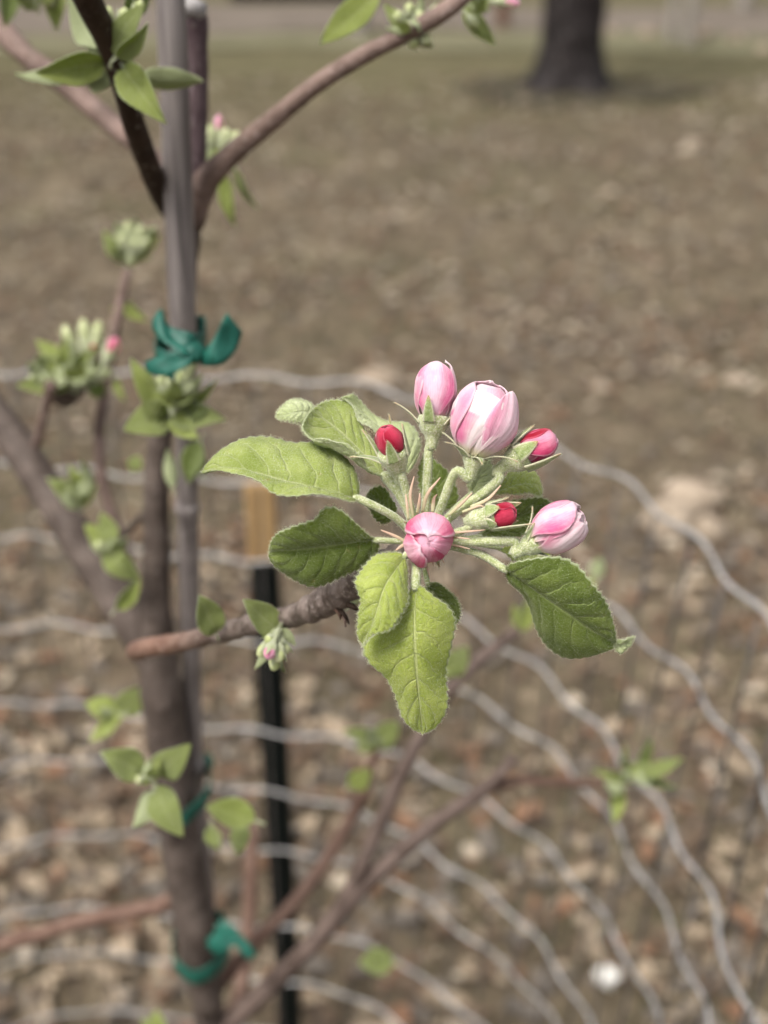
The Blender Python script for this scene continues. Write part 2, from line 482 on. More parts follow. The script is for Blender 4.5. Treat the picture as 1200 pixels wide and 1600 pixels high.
M['path'] = simple('pale beaten earth', (0.107, 0.087, 0.070, 1), (0.146, 0.121, 0.098, 1), 1.5, 0.95, 0.01, None, 0.1)
M['verge'] = simple('pale dry grass', (0.101, 0.093, 0.053, 1), (0.146, 0.135, 0.084, 1), 1.2, 0.95, 0.01, None, 0.1)

def gh(x, y):
    return 0.012 * np.sin(x * 3.1 + y * 1.7) + 0.01 * np.sin(x * 7.3 - y * 5.1) + 0.006 * np.sin(x * 15 + y * 13) - 0.01

xs = np.concatenate([[-320, -120, -50, -25, -14], np.linspace(-9, 9, 150), [14, 25, 50, 120, 320]])
ys = np.concatenate([[-320, -100, -30, -8], np.linspace(-2, 16, 190), [18, 21, 26, 34, 50, 90, 160, 320]])
X, Y = np.meshgrid(xs, ys)
Z = gh(X, Y) * np.exp(-np.maximum(0, np.hypot(X, Y) - 9) / 4)
nx, ny = len(xs), len(ys)
GV = np.stack([X, Y, Z], -1).reshape(-1, 3)
GF = [(j * nx + i, j * nx + i + 1, (j + 1) * nx + i + 1, (j + 1) * nx + i) for j in range(ny - 1) for i in range(nx - 1)]
tag(mk('ground', GV, GF, M['ground']), kind='structure')

def strip(name, y0, y1, mat, z, wob=0.4, seed=0):
    xx = np.linspace(-40, 40, 120)
    a = y0 + wob * np.sin(xx * 0.7 + seed) + 0.5 * wob * np.sin(xx * 1.9 + seed * 2)
    c = y1 + wob * np.sin(xx * 0.5 + seed * 3) + 0.5 * wob * np.sin(xx * 1.3 + seed)
    V = np.vstack([np.stack([xx, a, np.full_like(xx, z)], 1), np.stack([xx, c, np.full_like(xx, z)], 1)])
    n = len(xx)
    tag(mk(name, V, [(i, i + 1, n + i + 1, n + i) for i in range(n - 1)], mat), kind='structure')
strip('verge', 12.6, 14.4, M['verge'], 0.012, 0.25, 2)
strip('path', 14.3, 17.6, M['path'], 0.018, 0.35, 1)

# ---- dry leaf litter and dead grass (nobody could count them)
LIT = []
for nme, a, c in (('pale tan dry leaf', (0.201, 0.151, 0.101, 1), (0.322, 0.258, 0.188, 1)), ('brown dry leaf', (0.074, 0.051, 0.034, 1), (0.140, 0.098, 0.066, 1)),
                  ('rusty dry leaf', (0.134, 0.070, 0.041, 1), (0.194, 0.114, 0.070, 1)), ('grey dry leaf', (0.094, 0.079, 0.064, 1), (0.158, 0.134, 0.114, 1))):
    LIT.append(simple(nme, a, c, 60, 0.8, 0.002, None, 0.25))
LIT.append(simple('bleached dry leaf', (0.28, 0.23, 0.172, 1), (0.44, 0.375, 0.295, 1), 60, 0.8, 0.002, None, 0.25))
def dry_leaf(cx, cy, z, L, ang, tilt, curl, rr):
    """a curled lobed leaf: 2 x 5 outline points round a rib"""
    t = np.array([0, .22, .45, .7, .88, 1.0])
    wd = np.array([.05, .3, .42, .34, .2, .02]) * L * (0.3 + 0.75 * rr.random(6))
    rib = np.stack([(t - .5) * L, np.zeros(6), curl * L * (t - .5) ** 2], 1)
    l = rib + np.stack([np.zeros(6), wd, wd * tilt + 0.3 * wd * rr.random(6)], 1)
    r = rib + np.stack([np.zeros(6), -wd, wd * tilt * 0.6 + 0.3 * wd * rr.random(6)], 1)
    V = np.vstack([l, rib, r])
    ca, sa = math.cos(ang), math.sin(ang)
    V = V @ np.array([[ca, sa, 0], [-sa, ca, 0], [0, 0, 1]])
    ti = rr.normal(0, 0.35)
    V[:, 2] += V[:, 0] * ti
    V += (cx, cy, z - V[:, 2].min() + 0.001)
    F = []
    for i in range(5):
        F += [(i, i + 1, 7 + i, 6 + i), (6 + i, 7 + i, 13 + i, 12 + i)]
    return V, F
def scatter(n, y0, y1, pale, smin, smax):
    out = []
    while len(out) < n:
        y = math.sqrt(RNG.uniform(y0 * y0, y1 * y1))
        x = RNG.uniform(-0.45 * y - 0.5, 0.45 * y + 0.5)
        if hash_noise(np.array([x, y, 0.0]), 1.7, 3) + RNG.uniform(-1, 0.8) < -0.35: continue
        p = RNG.random()
        m = 0 if p < pale else (1 if p < pale + (1 - pale) * 0.5 else (2 if p < pale + (1 - pale) * 0.66 else 3))
        if pale == 1.0 or (m == 0 and RNG.random() < 0.1): m = 4
        out.append((x, y, RNG.uniform(smin, smax), m))
    return out
parts = []
for (x, y, L, m) in scatter(5200, 0.7, 2.7, 0.24, 0.02, 0.06) + scatter(5200, 2.7, 5.0, 0.17, 0.02, 0.055) + scatter(5200, 5.0, 11.0, 0.16, 0.03, 0.07) + scatter(900, 2.4, 6.0, 1.0, 0.025, 0.055) + scatter(900, 6.0, 11.0, 1.0, 0.04, 0.09):
    V, F = dry_leaf(x, y, float(gh(x, y)) + RNG.uniform(0, 0.012), L, RNG.uniform(0, 6.28), RNG.uniform(0.0, 0.6), RNG.uniform(0, 0.8), RNG)
    parts.append((V, F, None, m))
V, F, U, MI = join(parts)
tag(mk('leaf_litter', V, F, LIT, mi=MI, smooth=False), 'brown and tan dry leaves strewn thickly over the ground', 'leaf litter', kind='stuff')

NB_G = 45000
gy = np.sqrt(RNG.uniform(0.6 ** 2, 7.5 ** 2, NB_G)); gx = RNG.uniform(-1, 1, NB_G) * (0.42 * gy + 0.5)
gz = gh(gx, gy)
ga = RNG.uniform(0, 6.28, NB_G); gl = RNG.uniform(0.012, 0.045, NB_G); gw = RNG.uniform(0.0012, 0.0028, NB_G)
lean = RNG.uniform(0.3, 1.6, NB_G)
b0 = np.stack([gx, gy, gz - 0.002], 1)
side = np.stack([np.cos(ga + 1.57), np.sin(ga + 1.57), np.zeros(NB_G)], 1) * gw[:, None]
tipv = b0 + np.stack([np.cos(ga) * lean, np.sin(ga) * lean, np.ones(NB_G)], 1) * (gl / np.sqrt(1 + lean ** 2))[:, None]
V = np.stack([b0 - side, b0 + side, tipv], 1).reshape(-1, 3)
patchg = hash_noise(b0, 1.1, 9) + RNG.uniform(-0.5, 0.5, NB_G)
GR = [simple('straw grass', (0.180, 0.143, 0.090, 1), (0.270, 0.225, 0.150, 1), 9, 0.8), simple('dull green grass', (0.075, 0.083, 0.030, 1), (0.120, 0.128, 0.053, 1), 9, 0.8)]
tag(mk('dead_grass', V, np.arange(NB_G * 3).reshape(-1, 3), GR, mi=(patchg > 0.35).astype(int), smooth=False),
    'thin straw coloured dead grass with dull green tufts', 'grass', kind='stuff')

# ---- larger fallen leaves one can pick out
rl = np.random.default_rng(5)
big_px = [(60, 1180, 0, 'left of the young trunk, above the two leafy shoots'), (95, 1315, 2, 'left of the lower trunk, between two cage wires'), (25, 1335, 0, 'at the left edge below the middle wires'),
          (190, 1500, 0, 'just left of the lowest green tie'), (60, 1590, 0, 'in the bottom left corner'), (520, 1150, 0, 'right of the dark green post, level with the hanging leaf tip'),
          (630, 1285, 2, 'inside the fork of the lower branch'), (690, 1575, 0, 'at the bottom edge under the forked branch'), (870, 1180, 0, 'above the red side shoot at right'),
          (820, 1275, 2, 'below the red side shoot'), (1135, 1370, 0, 'near the right edge, below the leaf tuft'), (1155, 1440, 2, 'near the right edge, lower of two'),
          (1150, 1205, 0, 'near the right edge, level with the leaf tuft'), (1080, 1570, 0, 'in the bottom right corner, right of the white stone'), (470, 1080, 0, 'beside the dark green post, under the blossom branch')]
for i, (x, y, mk_, where) in enumerate(big_px):
    g = GZ(x, y)
    V, F = dry_leaf(0, 0, 0.012, rl.uniform(0.06, 0.09), rl.uniform(0, 6.28), rl.uniform(0.1, 0.5), rl.uniform(0.1, 0.7), rl)
    z0 = float(gh(g[0], g[1]))
    o = mk('fallen_leaf', V + (g[0], g[1], z0), F, LIT[mk_], smooth=False, loc=(g[0], g[1], z0))
    tag(o, ('pale tan' if mk_ == 0 else 'rusty') + ' dry leaf ' + where, 'fallen leaf', 'large fallen leaves')

# ---- rocks
def rock_data(c, s, seed, n=14, m=20):
    th = np.linspace(0.02, np.pi - 0.02, n)[:, None]; ph = np.linspace(0, 2 * np.pi, m, endpoint=False)[None]
    d = np.stack([np.sin(th) * np.cos(ph), np.sin(th) * np.sin(ph), np.cos(th) * np.ones_like(ph)], -1)
    r = 1 + 0.2 * hash_noise(d, 1.7, seed) + 0.12 * hash_noise(d, 4.1, seed + 2) + 0.05 * hash_noise(d, 9, seed)
    V = (d * r[..., None] * np.array(s)).reshape(-1, 3) + c
    F = [(i * m + j, (i + 1) * m + j, (i + 1) * m + (j + 1) % m, i * m + (j + 1) % m) for i in range(n - 1) for j in range(m)]
    V = np.vstack([V, V[:m].mean(0), V[-m:].mean(0)])
    F += [(len(V) - 2, j, (j + 1) % m) for j in range(m)] + [(len(V) - 1, (n - 1) * m + (j + 1) % m, (n - 1) * m + j) for j in range(m)]
    return V, F
def rock(x, y, s, seed, label, mat='rock'):
    g = GZ(x, y)
    c = np.array((g[0], g[1], s[2] * 0.55))
    V, F = rock_data(c, s, seed)
    tag(mk('rock' if mat == 'rock' else 'stone', V, F, M[mat], smooth=True, loc=(g[0], g[1], 0)), label, 'rock')
rock(1078, 795, (0.085, 0.06, 0.05), 1, 'largest tan rock, behind the wire right of the blossom')
rock(1040, 830, (0.07, 0.06, 0.05), 4, 'tan rock seen through the top wire, left of the largest rock')
rock(1108, 838, (0.045, 0.04, 0.035), 8, 'small tan rock at the right foot of the largest rock')
rock(595, 605, (0.075, 0.06, 0.04), 2, 'tan rock on the ground just above the blossom cluster')
rock(948, 1532, (0.02, 0.019, 0.017), 6, 'small white stone on the ground at lower right', 'rock_white')
rock(1150, 600, (0.045, 0.038, 0.022), 11, 'low tan rock near the right edge, beyond the cage')
rock(940, 612, (0.032, 0.028, 0.018), 13, 'grey tan rock beyond the cage, right of the largest pink bud')
rock(1085, 225, (0.055, 0.045, 0.025), 15, 'pale rock in the turf to the right of the dark tree')
for k, (x, y, s) in enumerate([(1010, 58, .09), (1095, 62, .12), (1150, 66, .09), (1192, 84, .09), (955, 54, .07)]):
    rock(x, y, (s, s * .8, s * .6), 20 + k, ['pale boulder just right of the grey posts', 'largest pale boulder of the far row', 'pale boulder second from the right edge, far row',
         'pale boulder cut by the right edge, far row', 'pale boulder left of the grey posts, far row'][k])

# ---- old dark tree (bare so early in spring) behind the turf
def tag_part(o, label):
    o['label'] = label
    return o
g = GZ(888, 140)
oak = empty('tree', (g[0], g[1], 0), 'large dark trunked tree standing on the turf at upper right', 'tree')
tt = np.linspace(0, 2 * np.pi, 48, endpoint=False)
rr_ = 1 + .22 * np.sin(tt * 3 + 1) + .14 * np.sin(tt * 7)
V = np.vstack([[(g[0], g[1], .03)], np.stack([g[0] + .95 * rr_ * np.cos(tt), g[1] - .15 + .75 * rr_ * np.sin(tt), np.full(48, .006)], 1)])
tag(mk('dark_patch', V, [(0, 1 + k, 1 + (k + 1) % 48) for k in range(48)], simple('dark brown patch', (0.03, 0.026, 0.016, 1), (0.065, 0.055, 0.035, 1), 9, 0.95, 0.01, None, 0.1)), kind='structure')  # irregular disc, darker brown than the turf, round the foot of the trunk
V, F, U = tube_data([g + (0, 0, -0.05), g + (0, 0, .04), g + (0.0, 0, .18), g + (0.005, 0, .45), g + (.01, 0, 1.2), g + (.0, 0, 2.4), g + (-.05, .05, 3.6)],
                    [.42, .36, .285, .252, .242, .225, .2], 40, 90, 0.06, 9, 2)
d = V[:, :2] - g[:2]
ang = np.arctan2(d[:, 1], d[:, 0])
fl = np.exp(-V[:, 2] / 0.16)
V[:, :2] += d * (fl * 0.22 * np.sin(ang * 5 + 0.6))[:, None]
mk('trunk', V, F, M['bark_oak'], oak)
for k in range(6):
    a = k * 1.05 + .3; t = g + (-.04, .04, 2.7 + .15 * k)
    e = np.array((math.cos(a), math.sin(a), 0))
    V, F, U = tube_data([t, t + e * .6 + (0, 0, .5), t + e * 1.5 + (0, 0, 1.0), t + e * 2.6 + (0, 0, 1.9)], [.11, .09, .06, .02], 12, 24, 0.08, 6, k)
    mk('limb', V, F, M['bark_oak'], oak)

# ---- far posts, stump and log beyond the path verge
def far_post(x, y, wpx, h, mat, label, name='post', cat='post'):
    g = GZ(x, y); d = g[1] * CP + (CAM_H - g[2]) * SP
    r = wpx / 2 * d / FPX
    V, F, U = tube_data([g + (0, 0, -.05), g + (0, 0, h * .5), g + (0.01, 0, h)], [r * 1.05, r, r * .97], 10, 16, 0.05, 8, x)
    tag(mk(name, V, F, M[mat], loc=(g[0], g[1], 0)), label, cat)
far_post(1048, 70, 16, 1.6, 'post_grey', 'grey post, left one of the far pair at upper right')
far_post(1076, 74, 20, 1.6, 'post_grey', 'thicker grey post, right one of the far pair at upper right')
far_post(1160, 20, 26, 1.7, 'post_grey', 'faint grey post in the top right corner')
far_post(786, 44, 20, .9, 'stump', 'rust brown stump just left of the dark tree', 'stump', 'stump')
far_post(562, 58, 26, .75, 'post_grey', 'short faint grey post behind the upper right branch')
g0, g1 = GZ(360, 2), GZ(590, 1)
V, F, U = tube_data([g0 + (0, 0, .2), (g0 + g1) / 2 + (0, 0, .21), g1 + (0, 0, .2)], [.2, .22, .19], 16, 24, 0.1, 5, 3)
tag(mk('log', V, F, M['log'], loc=tuple((g0 + g1) / 2 * (1, 1, 0))), 'dark log lying across the far edge of the path', 'log')

# ================================================================== WIRE CAGE
PLAN = np.array([(.243, .52), (.248, .6), (.236, .69), (.216, .765), (.188, .838), (.15, .9), (.09, .965), (.02, 1.03), (-.07, 1.068), (-.2, 1.085), (-.4, 1.12), (-.56, 1.06), (-.66, .88), (-.64, .62), (-.5, .4),
                 (-.3, .21), (-.05, .16), (.14, .2), (.235, .36)])
q = spl(np.vstack([PLAN[-2:], PLAN, PLAN[:2]]), 2000)
i0 = np.argmin(np.linalg.norm(q - PLAN[0], axis=1)[:1000]); i1 = 1000 + np.argmin(np.linalg.norm(q - PLAN[0], axis=1)[1000:])
q = q[i0:i1 + 1]
LQ = np.concatenate([[0], np.cumsum(np.linalg.norm(np.diff(q, axis=0), axis=1))])
TOT = LQ[-1]
def plan(s):
    s = np.mod(s, TOT)
    return np.stack([np.interp(s, LQ, q[:, 0]), np.interp(s, LQ, q[:, 1])], -1)
NV = int(TOT / 0.0508)
cage = empty('wire_cage', (float(q[:, 0].mean()), float(q[:, 1].mean()), 0), 'round cage of crimped galvanised wire fencing around the young tree', 'wire cage')
TOPZ = CAM_H - 0.43
rc = np.random.default_rng(3)
for k in range(11):
    z = TOPZ - 0.1 * k
    n = NV * 6
    s = np.linspace(0, TOT, n, endpoint=False)
    p = plan(s)
    p = (p - (-.2, .72)) * (1 - .011 * k) + (-.2, .72)      # the cage narrows a little downwards
    ph = s / TOT * NV * 2 * np.pi / 2
    wav = 0.0026 * np.sin(ph + k * 1.3) + 0.0012 * np.sin(ph * .37 + k * 2.2)
    sag = 0.006 * np.sin(s * 4.1 + k * 1.9) + 0.004 * np.sin(s * 9.7 + k)
    T = nrm(np.roll(p, -1, 0) - np.roll(p, 1, 0))
    N2 = np.stack([T[:, 1], -T[:, 0]], 1)
    c = np.column_stack([p + N2 * (0.0025 * np.sin(ph * 1.0 + k))[:, None] + N2 * (0.008 * np.sin(s * 3 + k * 2.1))[:, None], z + wav + sag])
    r = 0.0018
    T3 = nrm(np.roll(c, -1, 0) - np.roll(c, 1, 0))
    A = nrm(np.cross(T3, (0, 0, 1.0))); B = np.cross(T3, A)
    th = np.linspace(0, 2 * np.pi, 6, endpoint=False)
    V = (c[:, None] + r * (np.cos(th)[None, :, None] * A[:, None] + np.sin(th)[None, :, None] * B[:, None])).reshape(-1, 3)
    F = [(i * 6 + j, i * 6 + (j + 1) % 6, ((i + 1) % n) * 6 + (j + 1) % 6, ((i + 1) % n) * 6 + j) for i in range(n) for j in range(6)]
    mk('ring_wire', V, F, M['wire'], cage)
for i in range(NV):
    p = plan(np.array([(i + .5) * TOT / NV]))[0]
    jx, jy = rc.normal(0, .004, 2)
    cx_, cy_ = -.2, .72
    tp = lambda k_: (cx_ + (p[0] - cx_) * (1 - .011 * k_), cy_ + (p[1] - cy_) * (1 - .011 * k_))
    pts = [(*tp(0), TOPZ + .006), (tp(3.5)[0] + jx, tp(3.5)[1] + jy, TOPZ - .35), (tp(7)[0] + jx * .5, tp(7)[1] - jy, TOPZ - .7), (*tp(10.6), 0.004)]
    V, F, U = tube_data(pts, [.0014] * 4, 5, 14)
    mk('upright_wire', V, F, M['wire_dark'], cage)

# ---- cage post: tan timber top above a dark green body, outside the wire
pt = P(413, 872, DY(872, 1.125)); px_, py_ = pt[0], pt[1]
ptop = P(404, 752, DY(752, 1.125))[2]
post = empty('cage_post', (px_, py_, 0), 'dark green post with a bare tan top behind the cage wires', 'post')
def bev_box(cx, cy, w, dd, z0, z1, b=0.003, twist=0.0):
    prof = []
    for (sx, sy) in ((1, 1), (-1, 1), (-1, -1), (1, -1)):
        x0, y0 = sx * w / 2, sy * dd / 2
        a = [(x0, y0 - sy * b), (x0 - sx * b, y0)]
        prof += a if sx * sy > 0 else a[::-1]
    V = []
    for z, s in ((z0, 1), (z1 - b, 1), (z1, 1 - 2 * b / w)):
        V += [(cx + x * s, cy + y * s, z) for x, y in prof]
    n = len(prof)
    F = [(r * n + i, r * n + (i + 1) % n, (r + 1) * n + (i + 1) % n, (r + 1) * n + i) for r in range(2) for i in range(n)]
    F += [tuple(range(n - 1, -1, -1)), tuple(range(2 * n, 3 * n))]
    return np.array(V), F
V, F = bev_box(px_, py_, .033, .026, 0.0, pt[2], .003)
mk('post_body', V, F, M['post_green'], post, smooth=False)
V, F = bev_box(px_, py_, .032, .022, pt[2] + .0005, ptop, .003)
mk('timber_top', V, F, M['post_wood'], post, smooth=False)

# ================================================================== YOUNG APPLE TREE
D0 = 0.300
tb = P(328, 1700, DY(1700, .5))
TREE0 = np.array((tb[0] + .012, tb[1], 0.0))
tree = empty('apple_tree', tuple(TREE0), 'young apple tree in bud, tied to a grey cane inside the wire cage', 'tree')

def hairs(pts, nor, n, lmin, lmax, wid, spread, parent, name='down', seed=0):
    """n single-triangle hairs rooted on random rows of pts, leaning round nor"""
    rr = np.random.default_rng(seed + 17)
    k = rr.integers(0, len(pts), n)
    p = pts[k]
    d = nrm(nor[k] + rr.normal(0, spread, (n, 3)))
    L = rr.uniform(lmin, lmax, n)[:, None]
    s = nrm(np.cross(d, rr.normal(0, 1, (n, 3)))) * wid
    V = np.stack([p - s, p + s, p + d * L], 1).reshape(-1, 3)
    o = mk(name, V, np.arange(n * 3).reshape(-1, 3), M['hair'], parent, smooth=False)
    o['kind'] = 'stuff'
    return o

def vnormals(V, F):
    n = np.zeros_like(V)
    q = np.array([f if len(f) == 4 else (*f, f[2]) for f in F])
    fn = np.cross(V[q[:, 2]] - V[q[:, 0]], V[q[:, 3]] - V[q[:, 1]])
    bad = np.linalg.norm(fn, axis=1) < 1e-16
    fn[bad] = np.cross(V[q[bad, 1]] - V[q[bad, 0]], V[q[bad, 2]] - V[q[bad, 0]])
    for k in range(4):
        np.add.at(n, q[:, k], fn)
    return nrm(n)

def C(x, y, dd):
    return P(x, y, D0 + dd / 1000.0)

# ------------------------------------------------------------------ hero leaves, from three rails each
def sheet(G, th, flip):
    """closed thin shell from a grid of points G (n, m, 3); returns V, F, material index (0 front, 1 back)"""
    n, m = G.shape[:2]
    du = np.gradient(G, axis=1); dv = np.gradient(G, axis=0)
    N = nrm(np.cross(du, dv))
    if flip: N = -N
    # front = the side N points to
    A = G + N * th / 2; B = G - N * th / 2
    V = np.vstack([A.reshape(-1, 3), B.reshape(-1, 3)])
    o = n * m
    F, mi = [], []
    for i in range(n - 1):
        for j in range(m - 1):
            a, b_, c, d = i * m + j, i * m + j + 1, (i + 1) * m + j + 1, (i + 1) * m + j
            f, g_ = (a, b_, c, d), (o + a, o + d, o + c, o + b_)
            if flip: f, g_ = f[::-1], g_[::-1]
            F += [f, g_]; mi += [0, 1]
    rim = [(0, j) for j in range(m)] + [(i, m - 1) for i in range(1, n)] + [(n - 1, j) for j in range(m - 2, -1, -1)] + [(i, 0) for i in range(n - 2, 0, -1)]
    ids = [i * m + j for i, j in rim]
    for k in range(len(ids)):
        a, b_ = ids[k], ids[(k + 1) % len(ids)]
        f = (b_, a, o + a, o + b_)
        F.append(f if not flip else f[::-1]); mi.append(0)
    return V, F, mi, N

def leaf(mid, left, right, mat='leaf', under=False, petiole=None, prad=0.0009, bulge=(0.06, 0.06), label=None, seed=0, NL=84, NW=15,
         fuzz=1.0, teeth=1.0, roll=None, conv=lambda t: C(*t), vein_depth=0.0005, wave=0.0004):
    """rails: lists of (x, y, depth offset mm); left and right start at the base and end at the tip with mid"""
    mid = [conv(t) for t in mid]
    left = [mid[0]] + [conv(t) for t in left] + [mid[-1]]
    right = [mid[0]] + [conv(t) for t in right] + [mid[-1]]
    m, l, r = spl(mid, NL), spl(left, NL), spl(right, NL)
    t = np.linspace(0, 1, NL)
    # serration
    saw = ((np.arange(NL) % 4) / 3.0 - 0.4) * 0.0006 * teeth * np.sin(np.pi * np.clip(t * 1.04, 0, 1)) ** 0.4
    l = l + nrm(l - m) * saw[:, None]
    r = r + nrm(r - m) * np.roll(saw, 2)[:, None]
    s = np.linspace(0, 1, NW)
    s = s ** 0.92
    N0 = np.cross(r - l, np.gradient(m, axis=0))
    N0 = nrm(N0)
    tocam = nrm(CAMV - m)
    if (N0 * tocam).sum() < 0: N0 = -N0
    def half(e, bl, side):
        w_ = np.linalg.norm(e - m, axis=1)
        H = m[:, None] * (1 - s)[None, :, None] + e[:, None] * s[None, :, None]
        hgt = bl * w_[:, None] * np.sin(np.pi * s)[None]
        ph = (t[:, None] - 0.24 * s[None] ** 1.25) * 7.0
        fr = np.abs(np.mod(ph + 10.5, 1.0) - 0.5)
        hgt = hgt - vein_depth * np.exp(-(fr / 0.13) ** 2) * np.sin(np.pi * np.clip(s, 0, 1))[None] + vein_depth * .5 * np.sin(np.pi * s)[None]
        hgt = hgt - vein_depth * 1.2 * np.exp(-(s[None] * w_[:, None] / 0.0012) ** 2)
        hgt = hgt + wave * np.sin(t[:, None] * 17 + side * 2 + seed) * s[None] ** 3 * np.sin(np.pi * t)[:, None]
        return H + N0[:, None] * hgt[..., None]
    L_, R_ = half(l, bulge[0], 0), half(r, bulge[1], 1)
    G = np.concatenate([L_[:, ::-1], R_[:, 1:]], 1)
    uu = np.concatenate([-s[::-1], s[1:]])
    du = np.gradient(G, axis=1); dv = np.gradient(G, axis=0)
    NN = nrm(np.cross(du, dv))
    facing = ((NN * nrm(CAMV - G)).sum(-1)).sum()
    V, F, mi, N = sheet(G, 0.00022, facing < 0)
    U = np.stack(np.broadcast_arrays((uu[None] + 1) / 2, t[:, None]), -1).reshape(-1, 2)
    U = np.vstack([U, U])
    mats = [M[mat], M['leaf_back']] if not under else [M['leaf_back'], M[mat]]
    parts_ = [(V, F, U, mi)]
    o = mk('leaf', V, F, mats, tree, U, mi)
    if label: o['label'] = label
    if petiole:
        pp = [conv(x) for x in petiole] + [m[0], m[3]]
        pv, pf, pu = tube_data(pp, [prad * 1.15] + [prad] * (len(pp) - 2) + [prad * 0.55], 8, 22, 0.05, 2500, seed)
        po = mk('petiole', pv, pf, M['wool'], o, pu)
        if fuzz:
            hairs(pv, vnormals(pv, pf), int(500 * fuzz), .0003, .0009, .000018, 0.5, o, seed=seed + 3)
    if fuzz:
        ep = np.vstack([l, r]); en = np.vstack([nrm(l - m), nrm(r - m)])
        sp_ = G.reshape(-1, 3) + N.reshape(-1, 3) * .0002
        k = len(ep)
        rr = np.random.default_rng(seed)
        pick = rr.integers(0, len(sp_), int(3000 * fuzz))
        ek = rr.integers(0, k, int(2600 * fuzz))
        jit = rr.normal(0, .00018, (len(ek), 3))
        pts = np.vstack([ep[ek] + jit, sp_[pick]])
        nor = np.vstack([en[ek], N.reshape(-1, 3)[pick]])
        n = len(pts)
        d = nrm(nor + rr.normal(0, .55, (n, 3)))
        Ln = np.concatenate([rr.uniform(.0003, .0008, len(ek)), rr.uniform(.0002, .0006, len(pick))])[:, None]
        sd_ = nrm(np.cross(d, rr.normal(0, 1, (n, 3)))) * .000021
        HV = np.stack([pts - sd_, pts + sd_, pts + d * Ln], 1).reshape(-1, 3)
        h = mk('down', HV, np.arange(n * 3).reshape(-1, 3), M['hair'], o, smooth=False)
        h['kind'] = 'stuff'
    return o

def A(pts, ox, oy, sc):
    """zoomed-crop coordinates to photograph pixels"""
    return [(ox + x / sc, oy + y / sc, z) for x, y, z in pts]
Z2 = lambda p: A(p, 300, 600, 3.158)
Z3 = lambda p: A(p, 520, 820, 2.5)
ZA = lambda p: A(p, 420, 600, 4.615)
ZB = lambda p: A(p, 690, 690, 6.0)
ZH = lambda p: A(p, 740, 760, 6.316)

# L1 big left leaf
leaf(Z2([(820, 566, -2), (720, 540, -5), (600, 512, -6), (480, 482, -6), (330, 440, -5), (180, 412, -3), (45, 432, 0)]),
     Z2([(822, 500, 0), (790, 400, 3), (710, 325, 5), (600, 295, 5), (500, 290, 5), (410, 262, 5), (320, 260, 5), (220, 287, 4), (120, 345, 3)]),
     Z2([(790, 580, -6), (700, 558, -10), (600, 548, -12), (500, 551, -13), (400, 535, -12), (330, 485, -10), (240, 450, -8), (130, 424, -4)]),
     'leaf', petiole=[(646, 838, 6), (622, 812, 2), (590, 793, -1)], prad=.00105, bulge=(.10, .12), seed=1, label='long green leaf reaching furthest to the left')
# L2 dark lower-left leaf
leaf(Z2([(912, 770, 2), (800, 787, 3), (680, 803, 4), (520, 822, 5), (440, 828, 6), (380, 830, 8)]),
     Z2([(860, 735, -1), (800, 680, -4), (740, 620, -6), (685, 601, -6), (640, 622, -5), (600, 672, -4), (500, 700, -3), (430, 730, 0), (390, 780, 4)]),
     Z2([(922, 810, 4), (880, 872, 7), (800, 922, 9), (700, 970, 11), (600, 995, 12), (500, 965, 12), (420, 908, 11), (384, 862, 10)]),
     'leaf_mature', petiole=[(648, 845, 6), (625, 846, 4)], prad=.0008, bulge=(.10, .10), seed=2, label='broad dark green leaf below the long left one')
# L4 large front leaf hanging down
leaf(Z3([(322, 235, -8), (318, 330, -11), (320, 440, -12), (327, 560, -10), (338, 690, -6), (350, 818, 0)]),
     Z3([(296, 262, -7), (250, 330, -6), (175, 415, -5), (118, 482, -4), (145, 540, -4), (205, 588, -4), (240, 660, -3), (272, 750, -1), (312, 795, 0)]),
     Z3([(352, 245, -9), (400, 284, -9), (450, 320, -8), (478, 380, -7), (462, 470, -6), (442, 560, -5), (446, 650, -4), (447, 700, -3), (432, 745, -2), (395, 795, -1)]),
     'leaf_young', petiole=[(660, 850, 4), (652, 868, -2), (651, 890, -6)], prad=.00125, bulge=(.08, .08), seed=4, wave=.0007, label='bright green leaf hanging straight down below the front bud')
# L3 smaller leaf lying over it
leaf(Z3([(284, 118, -8), (245, 175, -12), (205, 235, -15), (178, 310, -16), (145, 400, -15), (116, 472, -12)]),
     Z3([(240, 108, -7), (180, 116, -8), (145, 140, -9), (90, 212, -12), (100, 260, -13), (112, 300, -13), (99, 360, -13), (97, 430, -12)]),
     Z3([(289, 165, -9), (290, 230, -11), (293, 290, -13), (270, 345, -15), (225, 405, -17), (165, 424, -17), (135, 448, -15)]),
     'leaf_young', petiole=[(655, 850, 4), (648, 858, -3), (640, 862, -7)], prad=.0008, bulge=(.12, .14), seed=3, label='small yellow green leaf overlapping the hanging leaf')
# L5 right leaf
leaf(Z3([(668, 172, 0), (740, 228, -1), (820, 285, -1), (920, 352, 0), (1010, 415, 3), (1110, 474, 8)]),
     Z3([(700, 150, -4), (790, 128, -7), (880, 128, -8), (955, 160, -8), (1020, 232, -6), (1070, 310, -2), (1098, 395, 3)]),
     Z3([(690, 222, 3), (740, 272, 6), (772, 330, 8), (797, 405, 10), (838, 478, 12), (905, 517, 13), (1000, 512, 12), (1065, 495, 10)]),
     'leaf_mature', petiole=[(672, 838, 6), (700, 852, 4), (750, 866, 2)], prad=.001, bulge=(.10, .10), seed=5, label='dark green leaf at lower right, its tip curled white')
# its recurved pale tip
leaf(Z3([(1100, 472, 8), (1125, 476, 8), (1152, 462, 8), (1180, 438, 9)]), Z3([(1112, 452, 7), (1145, 446, 7), (1165, 440, 8)]), Z3([(1108, 494, 9), (1130, 498, 9), (1162, 472, 9)]),
     'leaf_back', under=True, bulge=(.1, .1), seed=6, NL=24, NW=6, fuzz=.3, teeth=.2, label='pale underside of the curled leaf tip')
